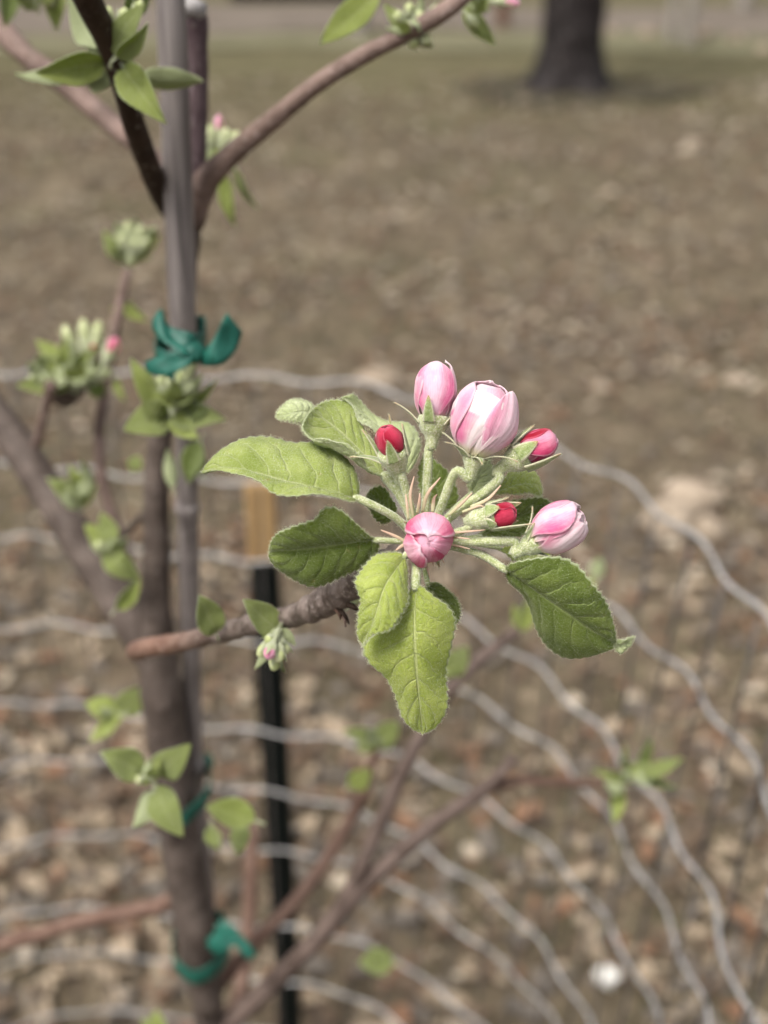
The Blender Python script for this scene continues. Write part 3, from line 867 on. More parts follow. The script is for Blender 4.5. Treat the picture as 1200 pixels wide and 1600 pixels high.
# L6 behind the hanging leaf
leaf(Z3([(372, 232, 4), (405, 280, 6), (440, 340, 8), (470, 400, 10)]), Z3([(352, 270, 6), (370, 340, 8), (420, 400, 10)]), Z3([(410, 228, 4), (462, 264, 5), (495, 315, 7), (492, 372, 9)]),
     'leaf_mature', petiole=[(662, 852, 8), (664, 890, 5)], prad=.0007, seed=7, fuzz=.5, label='dark leaf mostly hidden behind the hanging leaf')
# L7 cupped upper-left leaf
leaf(ZA([(838, 662, 6), (735, 540, 8), (620, 420, 10), (520, 330, 11), (420, 250, 11), (318, 180, 9)]),
     ZA([(785, 655, 3), (700, 598, -1), (630, 510, -3), (530, 440, -4), (430, 412, -4), (330, 402, -3), (262, 362, 0), (240, 312, 3), (272, 238, 7)]),
     ZA([(815, 590, 8), (775, 500, 10), (735, 395, 12), (690, 315, 14), (640, 245, 15), (600, 155, 16), (500, 112, 16), (400, 126, 14)]),
     'leaf', petiole=[(655, 838, 8), (640, 800, 7), (620, 765, 6)], prad=.00155, bulge=(-.2, -.05), seed=8, label='cupped green leaf above the long left one')
# its lower margin rolled back, underside showing
leaf(ZA([(700, 600, -1.4), (640, 545, -3.4), (560, 478, -4.4), (460, 435, -4.6), (330, 405, -3.4)]), ZA([(650, 515, -3.6), (560, 445, -4.8), (450, 413, -5)]),
     ZA([(670, 590, 0), (590, 530, -1), (500, 478, -1.4), (420, 435, -2)]), 'leaf', under=True, bulge=(.1, .1), seed=9, NL=40, NW=6, fuzz=.4, teeth=.5, label='rolled margin of the cupped leaf')
# L8 pale recurved leaf at far left
leaf(ZA([(330, 205, 14), (250, 190, 12), (170, 200, 11), (52, 238, 12)]), ZA([(320, 160, 16), (260, 124, 17), (192, 108, 17), (110, 150, 15), (62, 205, 13)]),
     ZA([(300, 262, 13), (245, 288, 12), (150, 262, 11), (90, 256, 11.5)]), 'leaf_young', under=True, bulge=(.12, .12), seed=10, NL=48, label='pale curled leaf tip at the upper left of the cluster')
# L9 pale underside leaf behind the small red bud
leaf(ZA([(1006, 640, 14), (985, 500, 15), (890, 370, 17), (750, 262, 18), (640, 170, 17), (525, 100, 15)]),
     ZA([(970, 560, 14), (890, 470, 14), (800, 385, 14), (715, 312, 13), (650, 262, 13), (620, 190, 14), (575, 128, 15)]),
     ZA([(1050, 575, 16), (1096, 440, 19), (1062, 340, 21), (985, 285, 22), (850, 268, 22), (740, 210, 21), (648, 115, 18), (605, 74, 16)]),
     'leaf', under=True, bulge=(.06, .08), seed=11, label='pale woolly leaf back behind the small upper red bud')
# L10, L11 small dark leaves behind the stalks
leaf(Z2([(1000, 662, 18), (950, 620, 18), (905, 580, 18), (860, 552, 18)]), Z2([(940, 690, 20), (890, 640, 20), (865, 600, 19)]), Z2([(1008, 610, 16), (975, 545, 15), (930, 505, 15), (890, 515, 16)]),
     'leaf_mature', petiole=[(652, 842, 10), (636, 820, 14)], prad=.0006, seed=12, NL=44, fuzz=.4, label='small round dark leaf behind the left stalks')
leaf([(690, 800, 16), (684, 770, 18), (676, 742, 19), (662, 710, 20)], [(668, 785, 17), (656, 765, 18), (654, 735, 19)], [(714, 785, 16), (713, 762, 17), (702, 740, 18), (682, 722, 19)],
     'leaf_mature', petiole=[(664, 840, 10), (682, 815, 13)], prad=.0006, seed=13, NL=44, fuzz=.4, label='small dark leaf behind the central stalks')
# L12 pale leaf backs at right
leaf(ZB([(272, 492, 12), (330, 390, 13), (372, 250, 15), (390, 130, 16)]), ZB([(240, 390, 12), (228, 300, 13), (260, 180, 15), (330, 110, 16)]), ZB([(400, 445, 12), (490, 370, 13), (478, 250, 15), (440, 150, 16)]),
     'leaf', under=True, petiole=[(676, 832, 9), (710, 795, 11)], prad=.0007, seed=14, NL=44, fuzz=.5, label='narrow pale leaf back below the largest bud')
leaf(ZB([(480, 470, 13), (620, 440, 14), (740, 400, 15), (850, 412, 16), (932, 516, 17)]), ZB([(560, 380, 16), (650, 290, 19), (750, 258, 21), (850, 275, 22), (915, 360, 22), (942, 450, 20)]),
     ZB([(560, 494, 12), (650, 490, 11), (750, 488, 11), (850, 490, 12), (905, 508, 14)]), 'leaf_young', petiole=[(678, 832, 9), (720, 795, 11)], prad=.0007, bulge=(.05, .2), seed=15, NL=60,
     label='light green leaf tip below the right red bud')
# L13 dark leaf behind the right bud
leaf(ZH([(40, 500, 10), (250, 420, 13), (450, 310, 15), (650, 230, 16), (800, 178, 16)]), ZH([(150, 400, 11), (330, 180, 12), (450, 126, 12), (600, 110, 12), (700, 122, 13), (760, 160, 14)]),
     ZH([(200, 495, 13), (380, 500, 16), (520, 460, 18), (650, 390, 19), (760, 270, 18)]), 'leaf_mature', petiole=[(672, 842, 9), (710, 842, 10)], prad=.0007, seed=16, NL=60,
     label='dark green leaf behind the small woolly bud')
leaf(ZH([(240, 606, 12), (420, 640, 13), (600, 672, 14), (770, 700, 15)]), ZH([(400, 590, 15), (580, 596, 17), (720, 650, 17)]), ZH([(340, 680, 11), (430, 738, 11), (600, 745, 12), (700, 730, 13)]),
     'leaf_young', petiole=[(674, 845, 9), (740, 850, 11)], prad=.0006, seed=17, NL=44, fuzz=.4, label='light green leaf under the right bud stalk')

# ------------------------------------------------------------------ hero buds
def petal_grid(fr, L, Rm, az, hw, v1=1.0, scale=1.0, twist=0.1, top=0.12, wide=1.0, tip_out=0.0, pk=0.5, n=36, m=33, ruffle=0.0, seed=0, lenf=1.0, point=0.0, edge=0.30, skew=0.0):
    """petal on an ovoid of length L, radius Rm in the frame fr = (origin, axis, toward camera, right)"""
    O, Zx, Cx, Rx = fr
    v = np.linspace(0, 1, n)[:, None]; u = np.linspace(-1, 1, m)[None]
    # outline: narrow claw, broad middle, rounded tip
    wv = np.clip(0.30 + 0.70 * np.sin(np.pi * np.clip(v * .62, 0, 1)) ** 1.1, 0, 1)
    ctr = np.cos(u * np.pi / 2 * 0.98)
    zz = v * (1 - (1 - ctr ** 0.35) * edge * v) * (1 - point * np.abs(u) * v)
    zz = zz * lenf
    # ovoid profile
    x = np.clip(zz, 0, 1.2)
    pr = np.where(x < pk, np.sin(np.pi / 2 * np.clip((x + 0.12) / (pk + 0.12), 0, 1)) ** 0.8,
                  top + (1 - top) * np.sqrt(np.clip(1 - ((x - pk) / (1.0 - pk + 1e-6)) ** 2, 0, 1)))
    th = az + u * hw * wv * wide + skew * (v - .5)
    rad = Rm * pr * (scale + twist * u) + Rm * tip_out * v ** 2
    rad = rad + Rm * ruffle * np.sin(u * 5 + v * 7 + seed) * v * 0.5 + Rm * (0.022 * np.sin(u * 9 + seed) + 0.016 * np.sin(u * 21 + seed * 1.7 + v * 3)) * v * (1 - .4 * v)
    rad = rad + Rm * .02 * np.sin(v * 11 + seed * 2.1 + u * 2)
    dirv = np.cos(th)[..., None] * Cx + np.sin(th)[..., None] * Rx
    G = O + Zx * (L * zz * v1)[..., None] + dirv * rad[..., None]
    return G

def bud(label, base, tip, rpx, petals, sepals, ped, prad=(.0010, .0012), rec=(12, 26), roll=0.0, dark=None, seed=0, reclen=0.0045, sep_scale=1.0, fuzz=1.0, core=None, corek=(.84, .97)):
    b0 = C(*base); t0 = C(*tip)
    L = np.linalg.norm(t0 - b0)
    Zx = (t0 - b0) / L
    tc = nrm(CAMV - b0)
    up = np.array((0, SP, CP))
    Cx = tc - Zx * tc.dot(Zx)
    if np.linalg.norm(Cx) < 0.35:       # seen end on: let "toward camera" be the picture's lower side
        Cx = -up + Zx * up.dot(Zx)
    Cx = nrm(Cx)
    Rx = np.cross(Zx, Cx)
    cr, sr = math.cos(roll), math.sin(roll)
    Cx, Rx = Cx * cr + Rx * sr, Rx * cr - Cx * sr
    k = D0 / FPX
    Rm = rpx * k
    # stalk and woolly receptacle are the part's own mesh
    rw, rt = rec[0] * k, rec[1] * k
    pp = [C(*x) for x in ped]
    e0 = b0 - Zx * reclen
    prad = (prad[0] * .88, prad[1] * .88)
    pv = tube_data(pp + [e0 - Zx * .0012, e0], [prad[0]] + [prad[1]] * (len(pp) - 1) + [prad[1], prad[1] * .95], 12, 34, 0.07, 2200, seed)
    rv = tube_data([e0 - Zx * .0012, e0 + Zx * reclen * .3, e0 + Zx * reclen * .65, b0 + Zx * .0006, b0 + Zx * .0018], [prad[1] * .97, rw * .86, rt * .8, rt, rt * .9], 18, 18, 0.04, 1800, seed)
    V, F, U, mi = join([(*pv, 0), (*rv, 0)])
    o = mk('flower_bud', V, F, M['wool'], tree, U, mi)
    o['label'] = label
    if fuzz:
        vn = vnormals(V, F)
        hairs(V, vn, int(2600 * fuzz), .0003, .00105, .000019, .45, o, seed=seed)
    # the furled innermost petals: a closed ovoid
    ts = np.linspace(0.02, .97, 14)
    cm = petals[0]['mat'] if not core else core
    V, F, U = tube_data([b0 + Zx * L * t_ * corek[1] for t_ in ts], [Rm * corek[0] * (np.sin(np.pi / 2 * min(1, (t_ + .12) / .62)) ** .8 if t_ < .5 else math.sqrt(max(0, 1 - ((t_ - .5) / .5) ** 2))) for t_ in ts], 20, 24, .03, 700, seed)
    mk('petal', V, F, M[cm], o, U)
    for i, p in enumerate(petals):
        p = dict(p)
        mt = p.pop('mat'); inn = p.pop('inn', 'petal_in')
        G = petal_grid((b0, Zx, Cx, Rx), L, Rm, seed=seed + i, **p)
        n, m = G.shape[:2]
        axis_pt = b0 + Zx * L * .45
        NN = nrm(np.cross(np.gradient(G, axis=1), np.gradient(G, axis=0)))
        flip = ((NN * (G - axis_pt)).sum()) < 0
        V, F, mi, _ = sheet(G, 0.00028, flip)
        U = np.stack(np.broadcast_arrays(np.linspace(0, 1, m)[None], np.linspace(0, 1, n)[:, None]), -1).reshape(-1, 2)
        mk('petal', V, F, [M[mt], M[inn]], o, np.vstack([U, U]), mi)
    spts, snor = [], []
    for i, s_ in enumerate(sepals):
        # (azimuth, length px, out: 0 hugging .. 1 spreading .. 1.6 recurved, width px)
        az, ln, outw, wpx = s_
        ln *= k * sep_scale; wpx *= k * (.9 if outw <= .25 else 1.0)
        dv = math.cos(az) * Cx + math.sin(az) * Rx
        sd_ = np.cross(Zx, dv)
        n, m = 16, 7
        t = np.linspace(0, 1, n)
        a = np.pi / 2 - .12 - outw * (.6 + .7 * t ** 0.9)
        if outw <= 0.25:
            rr_ = rt + (Rm * 1.15 - rt) * np.sin(np.pi / 2 * np.clip(t * ln / (L * .5), 0, 1)) + .0004
            cen = b0[None] + Zx * (t * ln)[:, None] + dv * rr_[:, None]
        else:
            st = ln / n
            cz = np.concatenate([[0], np.cumsum(np.sin(a[:-1]) * st)]); cr_ = np.concatenate([[0], np.cumsum(np.cos(a[:-1]) * st)])
            cen = b0[None] + Zx * (cz - .0004)[:, None] + dv * (rt * .98 + cr_)[:, None]
        wv = wpx / 2 * ((1 - t ** 1.7) ** 0.9 if outw <= .25 else (1 - t) ** 0.7 * (0.75 + .25 * np.cos(t * 3))) + .00008
        u = np.linspace(-1, 1, m)
        fold = .25 * wv[:, None] * (np.abs(u)[None] ** 1.5)
        G = cen[:, None] + sd_ * (wv[:, None] * u[None])[..., None] - (dv * .8 + Zx * .2) * fold[..., None]
        NN = nrm(np.cross(np.gradient(G, axis=1), np.gradient(G, axis=0)))
        V, F, mi, _ = sheet(G, .0003, (NN * dv).sum() < 0)
        U = np.stack(np.broadcast_arrays((u[None] + 1) / 2, t[:, None]), -1).reshape(-1, 2)
        spts.append(G.reshape(-1, 3)); snor.append(np.repeat(nrm(dv + 0 * cen), m, 0) + sd_ * (np.tile(u, n) * 1.2)[:, None])
        so = mk('sepal', V, F, [M['sepal'], M['sepal']], o, np.vstack([U, U]), mi)
    if fuzz and sepals:
        hairs(np.vstack(spts), nrm(np.vstack(snor)), int(1500 * fuzz), .0003, .0009, .00002, .5, o, seed=seed + 5)
    return o

pi = math.pi
# B1 upper left pale pink bud
bud('tall pale pink bud standing upright', (677, 660, 0), (684, 565, -1), 34,
    [dict(az=pi * .9, hw=1.3, mat='petal_pale', scale=.86, lenf=.98, top=.1),
     dict(az=1.75, hw=1.15, mat='petal_blush', scale=.95, lenf=1.04, top=.36, point=.25),
     dict(az=-1.7, hw=1.1, mat='petal_blush', scale=.95, lenf=.88),
     dict(az=-.12, hw=1.2, mat='petal_pale', scale=1.0, twist=.0, lenf=1.0, top=.2)],
    [(-.25, 40, .1, 21), (1.2, 48, .6, 21), (-1.45, 52, .85, 17), (2.6, 40, .6, 17), (-2.6, 40, .6, 17)],
    [(662, 838, 6), (664, 800, 5), (668, 740, 2), (670, 700, 1)], (.0013, .0013), (13, 25), seed=21, reclen=.0055)
# B2 largest half-open bud
bud('largest bud, half open, white and pink', (741, 712, -2), (768, 598, -4), 50,
    [dict(az=pi + .25, hw=1.45, mat='petal_soft', scale=.93, lenf=1.03, top=.12, inn='petal_blush', edge=.16),
     dict(az=-1.6, hw=1.15, mat='petal_soft', scale=.97, lenf=.97, top=.2, edge=.2),
     dict(az=2.1, hw=1.0, mat='petal_soft', scale=.93, lenf=.99, top=.16, inn='petal_blush'),
     dict(az=.5, hw=.9, mat='petal_white', scale=.93, lenf=.8, top=.3),
     dict(az=.2, hw=.62, mat='petal_white', scale=.955, lenf=.78, top=.34, skew=.5),
     dict(az=-.5, hw=1.02, mat='petal_half', scale=.99, twist=-.02, lenf=.86, top=.3, ruffle=.02, skew=.45, edge=.22),
     dict(az=.95, hw=1.0, mat='petal_soft', scale=1.06, twist=.06, lenf=.95, top=.36, ruffle=.03, skew=.8)],
    [(-1.6, 62, .95, 19), (-.85, 50, 1.2, 21), (.3, 36, 1.75, 16), (1.2, 60, 1.35, 18), (2.9, 36, .6, 15)],
    [(672, 835, 6), (690, 790, 3), (705, 750, 0), (716, 735, -2)], (.0012, .0013), (12, 19), seed=22, reclen=.005, core='petal_soft', corek=(.9, .985))
# B3 right red bud
bud('deep pink bud right of the largest one', (812, 714, -1), (868, 681, -3), 25,
    [dict(az=pi, hw=1.4, mat='petal_pink', scale=.9), dict(az=1.6, hw=1.2, mat='petal_pink', scale=.94, lenf=1.0, top=.2, twist=.12), dict(az=-1.7, hw=1.2, mat='petal_red', scale=.96, lenf=.98, twist=.1),
     dict(az=-.45, hw=1.15, mat='petal_pink', scale=1.06, twist=.13, lenf=1.01, top=.14, skew=.5, edge=.2, ruffle=.04)],
    [(-1.35, 44, .1, 28), (-.2, 38, .08, 30), (1.1, 58, .14, 26), (2.6, 36, .2, 17), (-2.4, 36, .2, 17)],
    [(676, 838, 6), (705, 806, 3), (745, 778, 1), (780, 748, 0)], (.0017, .0014), (13, 24), seed=23, reclen=.006)
# B4 small crimson bud upper left
bud('small crimson bud in woolly sepals at upper left', (615, 712, -2), (602, 667, -6), 21,
    [dict(az=pi, hw=1.4, mat='petal_red', scale=.92), dict(az=1.9, hw=1.2, mat='petal_red', scale=.95, twist=.1), dict(az=-.9, hw=1.15, mat='petal_red', scale=.97, twist=.08, edge=.1, top=.05),
     dict(az=.95, hw=1.1, mat='petal_red', scale=1.07, twist=-.06, top=.08, edge=.12, skew=-.7)],
    [(-.1, 40, .1, 22), (-1.5, 52, 1.0, 20), (-2.2, 56, .3, 16), (2.9, 60, .3, 14), (1.35, 52, .2, 24)],
    [(656, 838, 6), (642, 795, 3), (632, 758, 0), (626, 740, -1)], (.0012, .0012), (15, 24), seed=24, reclen=.0065)
# B5 small woolly bud right
bud('small woolly bud with a crimson tip, at right', (768, 807, -4), (805, 800, -7), 18,
    [dict(az=pi, hw=1.4, mat='petal_red', scale=.92), dict(az=1.5, hw=1.3, mat='petal_red', scale=.96, twist=.1), dict(az=-1.6, hw=1.2, mat='petal_red', scale=.96), dict(az=.2, hw=1.2, mat='petal_red', scale=1.03, twist=.12, edge=.1)],
    [(-1.5, 34, .1, 24), (-.5, 24, .08, 26), (1.35, 66, .24, 20), (-2.6, 44, .2, 22), (2.5, 34, .2, 20), (.55, 14, .08, 26)],
    [(676, 842, 6), (700, 836, 2), (730, 826, -1), (745, 815, -3)], (.0010, .0011), (19, 20), seed=25, reclen=.0062)
# B6 right pink bud
bud('pink bud pointing right on a long level stalk', (834, 848, -4), (911, 804, -8), 38,
    [dict(az=pi, hw=1.35, mat='petal_pale', scale=.9), dict(az=-1.9, hw=1.1, mat='petal_blush', scale=.97, lenf=1.02, top=.42), dict(az=2.0, hw=1.1, mat='petal_blush', scale=.92, lenf=.98),
     dict(az=.85, hw=1.05, mat='petal_blush', scale=.98, twist=-.02, lenf=.98, top=.34, ruffle=.04), dict(az=-.15, hw=.5, mat='petal_blush', scale=.9, lenf=1.02, top=.3),
     dict(az=-.75, hw=.95, mat='petal_pale', scale=1.05, twist=.05, lenf=1.0, top=.46, ruffle=.06)],
    [(-1.75, 44, .75, 18), (-.8, 30, .5, 17), (1.7, 46, 1.0, 18), (2.8, 36, .6, 15), (-2.7, 36, .6, 15)],
    [(676, 846, 5), (720, 847, 1), (770, 846, -2), (806, 847, -3)], (.0013, .0013), (12, 20), seed=26, reclen=.005)
# B7 front bud seen end on
bud('rose pink bud facing the viewer at the centre', (668, 839, 1), (668, 847, -15), 37,
    [dict(az=-.15, hw=1.1, mat='petal_pink', scale=.9, twist=.06, top=.05, edge=.06), dict(az=1.1, hw=1.1, mat='petal_pink', scale=.96, twist=.12, top=.05, edge=.08, skew=.3),
     dict(az=2.4, hw=1.0, mat='petal_pink', scale=.94, twist=.05, top=.02, edge=.04), dict(az=-1.15, hw=1.0, mat='petal_rose', scale=1.02, twist=.13, top=.1, edge=.14, lenf=.98, ruffle=.06, skew=.35),
     dict(az=pi - .1, hw=1.3, mat='petal_rose', scale=1.09, twist=-.05, top=.12, lenf=1.0, edge=.13, ruffle=.03)],
    [(0.4, 46, .5, 18), (-.9, 46, .6, 18), (1.6, 44, .5, 18), (2.8, 36, .5, 15), (-2.2, 40, .5, 15)],
    [(660, 846, 12), (664, 850, 8)], (.0013, .0013), (13, 24), seed=27, reclen=.0045, core='petal_pink')

# bracts among the stalks
def bract(a, b, c, w, label=None):
    p = spl([C(*a), C(*b), C(*c)], 14)
    T = nrm(np.gradient(p, axis=0))
    sd_ = nrm(np.cross(T, nrm(CAMV - p)))
    t = np.linspace(0, 1, 14)
    wv = w * D0 / FPX / 2 * np.sin(np.pi * np.clip(.25 + .75 * t, 0, 1)) ** .8 + .00005
    u = np.linspace(-1, 1, 5)
    G = p[:, None] + sd_[:, None] * (wv[:, None] * u[None])[..., None] + nrm(CAMV - p)[:, None] * (-.3 * wv[:, None] * u[None] ** 2)[..., None]
    NN = nrm(np.cross(np.gradient(G, axis=1), np.gradient(G, axis=0)))
    V, F, mi, _ = sheet(G, .00025, (NN * nrm(CAMV - G)).sum() < 0)
    U = np.stack(np.broadcast_arrays((u[None] + 1) / 2, t[:, None]), -1).reshape(-1, 2)
    mk('bract', V, F, [M['bract'], M['bract']], tree, np.vstack([U, U]), mi)
for a in [((646, 812, 0), (641, 775, -2), (647, 744, -3), 8), ((660, 800, -1), (668, 772, -4), (688, 746, -6), 9), ((676, 800, -1), (678, 780, -2), (683, 772, -3), 10), ((638, 812, -1), (636, 790, -2), (634, 772, -2), 7),
          ((640, 852, -2), (622, 840, -3), (595, 828, -4), 8), ((640, 850, -3), (630, 852, -4), (618, 860, -5), 9), ((672, 838, 0), (705, 833, -2), (758, 828, -4), 6), ((676, 842, 0), (710, 840, -2), (735, 842, -3), 6),
          ((680, 846, 0), (710, 852, -1), (735, 858, -2), 6), ((735, 792, -3), (762, 780, -4), (783, 758, -4), 8), ((722, 800, -2), (750, 790, -4), (756, 794, -4), 6), ((668, 868, -2), (676, 878, -4), (677, 884, -4), 7),
          ((662, 868, -1), (668, 890, -3), (671, 902, -3), 5), ((684, 866, -2), (690, 872, -4), (694, 880, -4), 6), ((652, 802, -1), (655, 785, -3), (656, 770, -4), 8), ((700, 806, 1), (722, 786, -1), (738, 770, -2), 8)]:
    bract(a[0], a[1], a[2], a[3] * .5)

# ------------------------------------------------------------------ trunk and branches
def branch(name, pts, mat, n=60, seg=14, bump=.06, bf=160, seed=0, label=None, rings=None, parent=None):
    """pts: (x, y, depth m, radius px)"""
    path = [P(x, y, d) for x, y, d, r in pts]
    rad = [r * d / FPX for x, y, d, r in pts]
    V, F, U = tube_data(path, rad, seg, n, bump, bf, seed)
    o = mk(name, V, F, M[mat], parent or tree, U)
    if label: o['label'] = label
    return o
def TY(lst, Y):
    out = []
    for e in lst:
        x, y, r = e[:3]
        out.append((x, y, DY(y, e[3] if len(e) > 3 else Y), r))
    return out
trunk_px = TY([(330, 1640, 26), (326, 1580, 27), (314, 1500, 33), (300, 1420, 35), (284, 1320, 34), (273, 1240, 33), (258, 1130, 36), (246, 1020, 33), (244, 930, 25), (244, 820, 22), (245, 740, 21), (252, 670, 20),
               (266, 600, 20), (283, 520, 20), (289, 420, 22), (292, 340, 26), (299, 285, 25)], .5)
path = [P(x, y, d) for x, y, d, r in trunk_px]; rad = [.9 * r * d / FPX for x, y, d, r in trunk_px]
V, F, U = tube_data([TREE0 + (0, 0, -.03), TREE0 + (0, 0, .06), TREE0 + (-.002, 0, .4)] + path, [.022, .0165, .0145] + rad, 24, 170, .07, 130, 4)
# old pruning swellings
for (x, y, s) in ((224, 1018, .006), (300, 1470, .006), (262, 1110, .005), (256, 780, .003)):
    c = P(x, y, DY(y, .485))
    dd = np.linalg.norm(V - c, axis=1)
    ctr = P(x, y, DY(y, .5))
    V += nrm(V - ctr) * (s * np.exp(-(dd / .012) ** 2))[:, None]
mk('trunk', V, F, M['bark'], tree, U)
branch('leader', TY([(298, 300, 24), (306, 230, 18), (309, 150, 16.5), (308, 90, 17), (305, 45, 21), (303, 18, 20)], .5), 'bark_purple', seed=2, label='short purplish leader with a grey cut end')
V, F = rock_data(P(302, 14, DY(14, .498)), (.0056, .0056, .0042), 3, 10, 14)
mk('pruning_scar', V, F, M['scar'], tree)
branch('branch', [(292, 352, .502, 15), (272, 335, .495, 17), (246, 290, .47, 18), (215, 210, .43, 18), (188, 120, .405, 18), (165, 55, .39, 20), (140, 5, .378, 22), (115, -50, .365, 22)], 'bark_dark', seed=3, label='dark brown branch crossing the upper left corner')
branch('branch', [(285, 330, .5, 16), (250, 260, .52, 15), (190, 205, .535, 16), (110, 140, .55, 16.5), (40, 85, .56, 17), (-10, 35, .565, 19), (-60, -10, .57, 18)], 'bark_pink', seed=4, label='pinkish branch rising to the upper left')
branch('branch', [(296, 345, .495, 24), (318, 290, .485, 21), (352, 250, .475, 18), (425, 188, .462, 15), (500, 128, .45, 14), (570, 85, .442, 13.5), (630, 55, .436, 13), (690, 20, .43, 14), (750, -25, .425, 12)], 'bark_pink', seed=5,
       label='brown branch rising to the upper right')
branch('branch', TY([(236, 1040, 22, .5), (215, 985, 30, .505), (180, 930, 30, .515), (130, 855, 29, .53), (70, 760, 28, .55), (10, 672, 27, .57), (-50, 590, 26, .59)], .5), 'bark', seed=6, label='thick limb leaning out to the left')
# the branch that carries the blossom
hb = [(238, 1010, .54, 12), (222, 1016, .505, 14), (213, 1017, .475, 15), (229, 1012, .452, 15), (280, 1004, .43, 15), (340, 990, .405, 15), (400, 975, .382, 16.5), (450, 965, .364, 17), (490, 950, .350, 21), (515, 937, .342, 24), (545, 917, .333, 25),
      (580, 892, .324, 22), (615, 868, .317, 17), (645, 850, .3105, 12), (660, 842, .307, 7)]
pth = [P(x, y, d) for x, y, d, r in hb]; rd = [r * d / FPX for x, y, d, r in hb]
V, F, U = tube_data(pth, rd, 22, 260, .05, 420, 7)
cq = spl(np.array(pth), 260)
ringt = np.linspace(0, 1, 260)
amp = np.clip((ringt - .56) / .08, 0, 1)
ringw = amp * (.07 * np.sin(ringt * 330 + 2 * np.sin(ringt * 60)) + .06 * np.sin(ringt * 170 + 1)) + .06 * np.exp(-((ringt - .4) / .012) ** 2) + .12 * np.exp(-((ringt - .56) / .01) ** 2)
VV = V[:260 * 22].reshape(260, 22, 3)
VV = cq[:, None] + (VV - cq[:, None]) * (1 + ringw)[:, None, None]
V[:260 * 22] = VV.reshape(-1, 3)
nF = len(F)
def fruit_bark():
    b = NB('blossom branch bark')
    x, y = b.uv()
    pos = b.geo()
    n1 = b.noise(140, 5, .6, pos); n2 = b.noise(700, 4, .65, pos)
    red = b.mix(b.ramp(n1, .3, .7), (0.115, 0.052, 0.034, 1), (0.21, 0.12, 0.085, 1))
    grey = b.mix(b.ramp(n1, .3, .7), (0.05, 0.034, 0.026, 1), (0.19, 0.148, 0.128, 1))
    c = b.mix(b.ramp(b.math('ADD', y, b.math('MULTIPLY', n1, .08)), .42, .62), red, grey)
    c = b.mix(b.ramp(y, .08, .2), grey, c)
    c = b.mix(b.math('MULTIPLY', b.ramp(n2, .5, .72), .5), c, (.42, .36, .32, 1))
    return b.finish(c, .55, b.math('ADD', n1, n2), .0008, .7, spec=.4)
M['fruit_bark'] = fruit_bark()
o = mk('branch', V, F, M['fruit_bark'], tree, U); o['label'] = 'ringed reddish branch carrying the sharp blossom cluster'
# dry bud scales and old scars under the cluster
for k, (x0, y0, x1, y1, d, r) in enumerate([(520, 945, 532, 968, .338, 5), (528, 950, 545, 975, .336, 4), (505, 950, 500, 925, .346, 4), (455, 958, 458, 942, .36, 5), (530, 955, 540, 980, .338, 3), (545, 945, 560, 955, .331, 5), (418, 975, 424, 944, .374, 5)]):
    V, F, U = tube_data([P(x0, y0, d), P((x0 + x1) / 2 + 3, (y0 + y1) / 2, d - .002), P(x1, y1, d - .001)], [r * d / FPX, r * .8 * d / FPX, .0002], 7, 10, .1, 900, k)
    mk('bud_scale', V, F, M['bark_dark'] if k % 2 else M['bark_red'], tree, U)
branch('branch', TY([(285, 1385, 12), (258, 1412, 15), (200, 1425, 13), (125, 1440, 13), (60, 1460, 13), (-20, 1480, 13), (-80, 1495, 13)], .52), 'bark_red', seed=8, label='thin reddish branch reaching left near the bottom')
branch('branch', TY([(318, 1640, 20, .5), (352, 1605, 17, .5), (430, 1532, 15.5, .5), (500, 1462, 15, .5), (550, 1402, 15, .505), (610, 1345, 14, .51), (690, 1278, 12.5, .52), (750, 1238, 11.5, .53), (790, 1200, 9, .535), (803, 1182, 8, .54)], .5), 'bark_dull', seed=9,
       label='forked grey pink branch rising right from the bottom')
branch('branch', TY([(752, 1237, 9, .53), (800, 1222, 8, .54), (860, 1222, 7, .55), (920, 1224, 7, .56), (985, 1222, 5, .57)], .5), 'bark_red', seed=10, label='red side shoot ending in a leaf tuft at lower right')
branch('branch', TY([(510, 1452, 12, .5), (545, 1395, 13, .505), (580, 1320, 12, .51), (620, 1225, 12, .52), (660, 1145, 12, .53), (700, 1080, 12, .54), (750, 1030, 11, .55), (810, 985, 9, .56)], .5), 'bark_dull', seed=11, label='upright reddish shoot behind the hanging leaf')
branch('branch', TY([(325, 1560, 12, .51), (395, 1475, 11, .53), (450, 1420, 11, .55), (495, 1365, 11, .57), (545, 1285, 10, .59), (575, 1215, 9, .6), (592, 1140, 7, .62)], .5), 'bark_red', seed=12, label='slender rust red shoot left of the fork')
branch('branch', TY([(330, 1620, 11, .52), (372, 1560, 11, .6), (388, 1450, 12, .64), (392, 1360, 11, .66), (394, 1290, 9, .68)], .5), 'bark_red', seed=13, label='faint upright shoot beside the dark green post')
branch('branch', TY([(232, 1040, 8, .51), (205, 900, 9, .55), (165, 770, 9, .57), (155, 690, 9, .58), (165, 600, 8, .59), (185, 490, 8, .6), (200, 420, 7, .61)], .5), 'bark_pink', seed=14, label='slim pale shoot rising behind the thick left limb')
branch('branch', TY([(45, 715, 8, .565), (58, 690, 8, .56), (70, 640, 7, .555), (80, 600, 10, .55)], .5), 'bark_pink', seed=15, label='short pale spur on the thick left limb')
branch('branch', TY([(228, 800, 6, .505), (200, 830, 6, .52), (165, 862, 5, .53)], .5), 'bark', seed=16)
branch('branch', TY([(250, 1300, 5, .485), (246, 1240, 6, .47), (236, 1208, 6, .46)], .5), 'bark_pink', seed=17)

